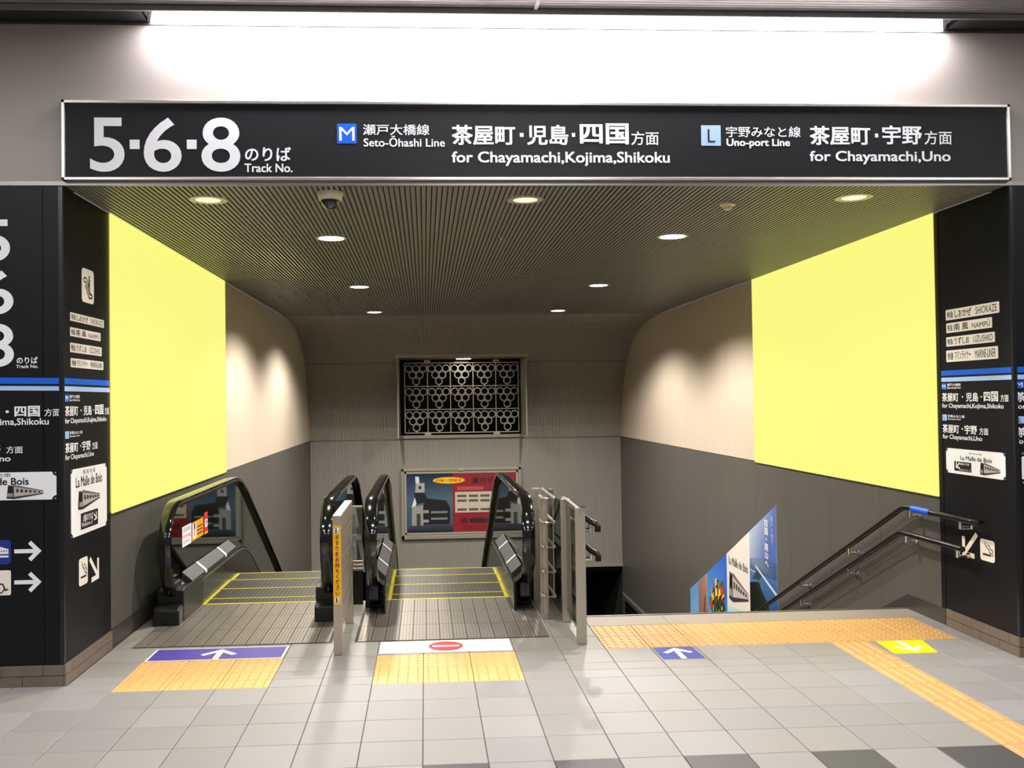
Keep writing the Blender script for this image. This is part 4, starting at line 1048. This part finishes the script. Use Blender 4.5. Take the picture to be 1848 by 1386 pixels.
# ================================================================== FLOOR STICKERS
Z1, Z2 = .0012, .0020
t = thing('floor_sticker', 'long violet strip with white arrow before the left escalator', 'floor sticker', (-1.35, .14, 0))
flat('G', Z1, [(-1.79,.0),(-.908,.0),(-.908,.285),(-1.79,.285)], 'white_edge', M['whitefilm'], t, th=.001)
flat('G', Z1+.0004, [(-1.776,.012),(-.922,.012),(-.922,.273),(-1.776,.273)], 'violet_sheet', M['purple'], t)
arrow('G', Z2, (-1.345,.03), (-1.345,.245), .105, .040, 'arrow', M['whitefilm'], t)
t = thing('floor_sticker', 'white no entry strip before the right escalator', 'floor sticker', (.15, .17, 0))
flat('G', Z1, [(-.292,.03),(.588,.03),(.588,.315),(-.292,.315)], 'white_sheet', M['whitefilm'], t, th=.001)
flat('G', Z2, ell(.150,.172,.115,.115,36), 'red_disc', M['redfilm'], t)
flat('G', Z2+.0006, rect(.060,.154,.240,.190), 'white_bar', M['whitefilm'], t)
t = thing('floor_sticker', 'blue square with white arrow on the floor before the stairs', 'floor sticker', (1.65, -.14, 0))
flat('G', Z1, [(1.514,-.278),(1.784,-.278),(1.775,-.004),(1.513,-.004)], 'blue_sheet', M['bluefilm'], t, th=.001)
arrow('G', Z2, (1.648,-.25), (1.648,-.03), .085, .036, 'arrow', M['whitefilm'], t)
t = thing('floor_sticker', 'bright yellow square with a pale arrow beside the tactile path', 'floor sticker', (3.17, -.15, 0))
flat('G', Z1, [(3.0,-.303),(3.283,-.303),(3.345,-.004),(3.025,-.004)], 'yellow_sheet', M['yelfilm'], t, th=.001)
arrow('G', Z2, (3.17,-.04), (3.165,-.26), .085, .034, 'arrow', M['whitefilm'], t)

# ================================================================== POSTER CASE ON THE BACK WALL
YP = 11.03
bp = thing('poster_case', 'framed blue and red poster on the back wall behind the escalators', 'poster', (.7, YP, -.95))
fx0, fx1, fz0, fz1 = -.43, 1.82, -.94, .375
for b in ((fx0,fx1,fz1-.05,fz1),(fx0,fx1,fz0,fz0+.075),(fx0,fx0+.055,fz0,fz1),(fx1-.055,fx1,fz0,fz1)):
    box('frame_bar', M['frame'], bp, b[0], b[1], YP-.03, 11.06, b[2], b[3], bevel=.006)
for b in ((fx0+.045,fx1-.045,fz1-.095,fz1-.06),(fx0+.045,fx1-.045,fz0+.085,fz0+.12),(fx0+.06,fx0+.095,fz0+.08,fz1-.06),(fx1-.095,fx1-.06,fz0+.08,fz1-.06)):
    box('inner_frame', M['grille'], bp, b[0], b[1], YP-.012, 11.06, b[2], b[3])
box('catch', M['grille'], bp, .64, .73, YP-.04, YP, fz1-.05, fz1-.01)
box('poster_board', M['posterblack'], bp, fx0+.05, fx1-.05, YP, 11.05, fz0+.07, fz1-.05)
ix0, ix1, iz0, iz1 = fx0+.095, fx1-.095, fz0+.12, fz1-.095
q = lambda a, b: (ix0+(ix1-ix0)*a, iz0+(iz1-iz0)*b)
PL = []
def add(pts, col): PL.append(('F', YP-.0008-.0003*len(PL), [q(*p) for p in pts], col))
add([(0,.0),(.42,.0),(.42,.55),(0,.55)], [(56,72,90),(56,72,90),(76,104,122),(66,94,120)])
add([(0,.55),(.42,.55),(.42,1),(0,1)], [(66,94,120),(76,104,122),(14,20,48),(18,28,70)])
add([(.08,.95),(.115,.95),(.12,.83),(.085,.83)], (216,220,226))
add([(.085,.84),(.165,.84),(.165,.68),(.08,.68)], (168,170,168)); add([(.11,.79),(.135,.79),(.135,.74),(.11,.74)], (40,42,50))
add([(.07,.68),(.165,.68),(.20,.52),(.075,.48)], (30,30,36)); add([(.075,.60),(.09,.5),(.075,.42),(.045,.43)], (226,228,230))
add([(.05,.44),(.15,.47),(.15,.10),(.045,.10)], (150,152,150)); add([(.09,.32),(.125,.32),(.125,.10),(.09,.10)], (60,64,62))
add([(.18,.58),(.36,.54),(.395,.42),(.39,.14),(.15,.14),(.15,.45)], (26,26,30))
for z in (.36, .25): add([(.22,z),(.37,z),(.37,z-.035),(.22,z-.035)], (128,130,130))
for z in (.38, .22): add([(.14,z),(.20,z),(.20,z-.05),(.14,z-.05)], (150,152,150))
add([(.03,.12),(.42,.13),(.42,.0),(.0,.0)], [(60,64,78),(60,64,78),(20,22,40),(18,20,36)])
add([(.42,0),(1,0),(1,1),(.42,1)], (142,28,44))
add([(.44,.68),(.80,.68),(.80,.33),(.44,.33)], (196,186,168))
add([(.46,.77),(.70,.77),(.70,.71),(.46,.71)], (168,80,86))
for z in (.63, .55, .40):
    for k in range(3): add([(.46+.105*k,z),(.545+.105*k,z),(.545+.105*k,z-.04),(.46+.105*k,z-.04)], (92,86,80))
for k in range(2): add([(.49+.11*k,.24),(.55+.16*k,.24),(.55+.16*k,.15),(.49+.11*k,.15)], (84,26,36))
for z in (.11,.08,.05): add([(.50,z),(.80,z),(.80,z-.008),(.50,z-.008)], (120,26,40))
picture('poster_picture', bp, PL)
YQ = YP-.0008-.0003*len(PL)-.001
c_ = q(.385,.88); flat('F', YQ, ell(c_[0], c_[1], .30, .062, 30), 'yellow_oval', M['posteryel'], bp)
a = q(.27,.855); b = q(.50,.905); text('日本一早起き', 'F', YQ-.001, a[0], a[1], b[0], b[1], M['red'], bp, bold=.02)
a = q(.59,.82); b = q(.93,.93); text('漢方デンキ', 'F', YQ-.001, a[0], a[1], b[0], b[1], M['posterblack'], bp, bold=.02)
a = q(.57,.155); b = q(.76,.225); text('電話相談', 'F', YQ-.001, a[0], a[1], b[0], b[1], M['posterblack'], bp, bold=.02)
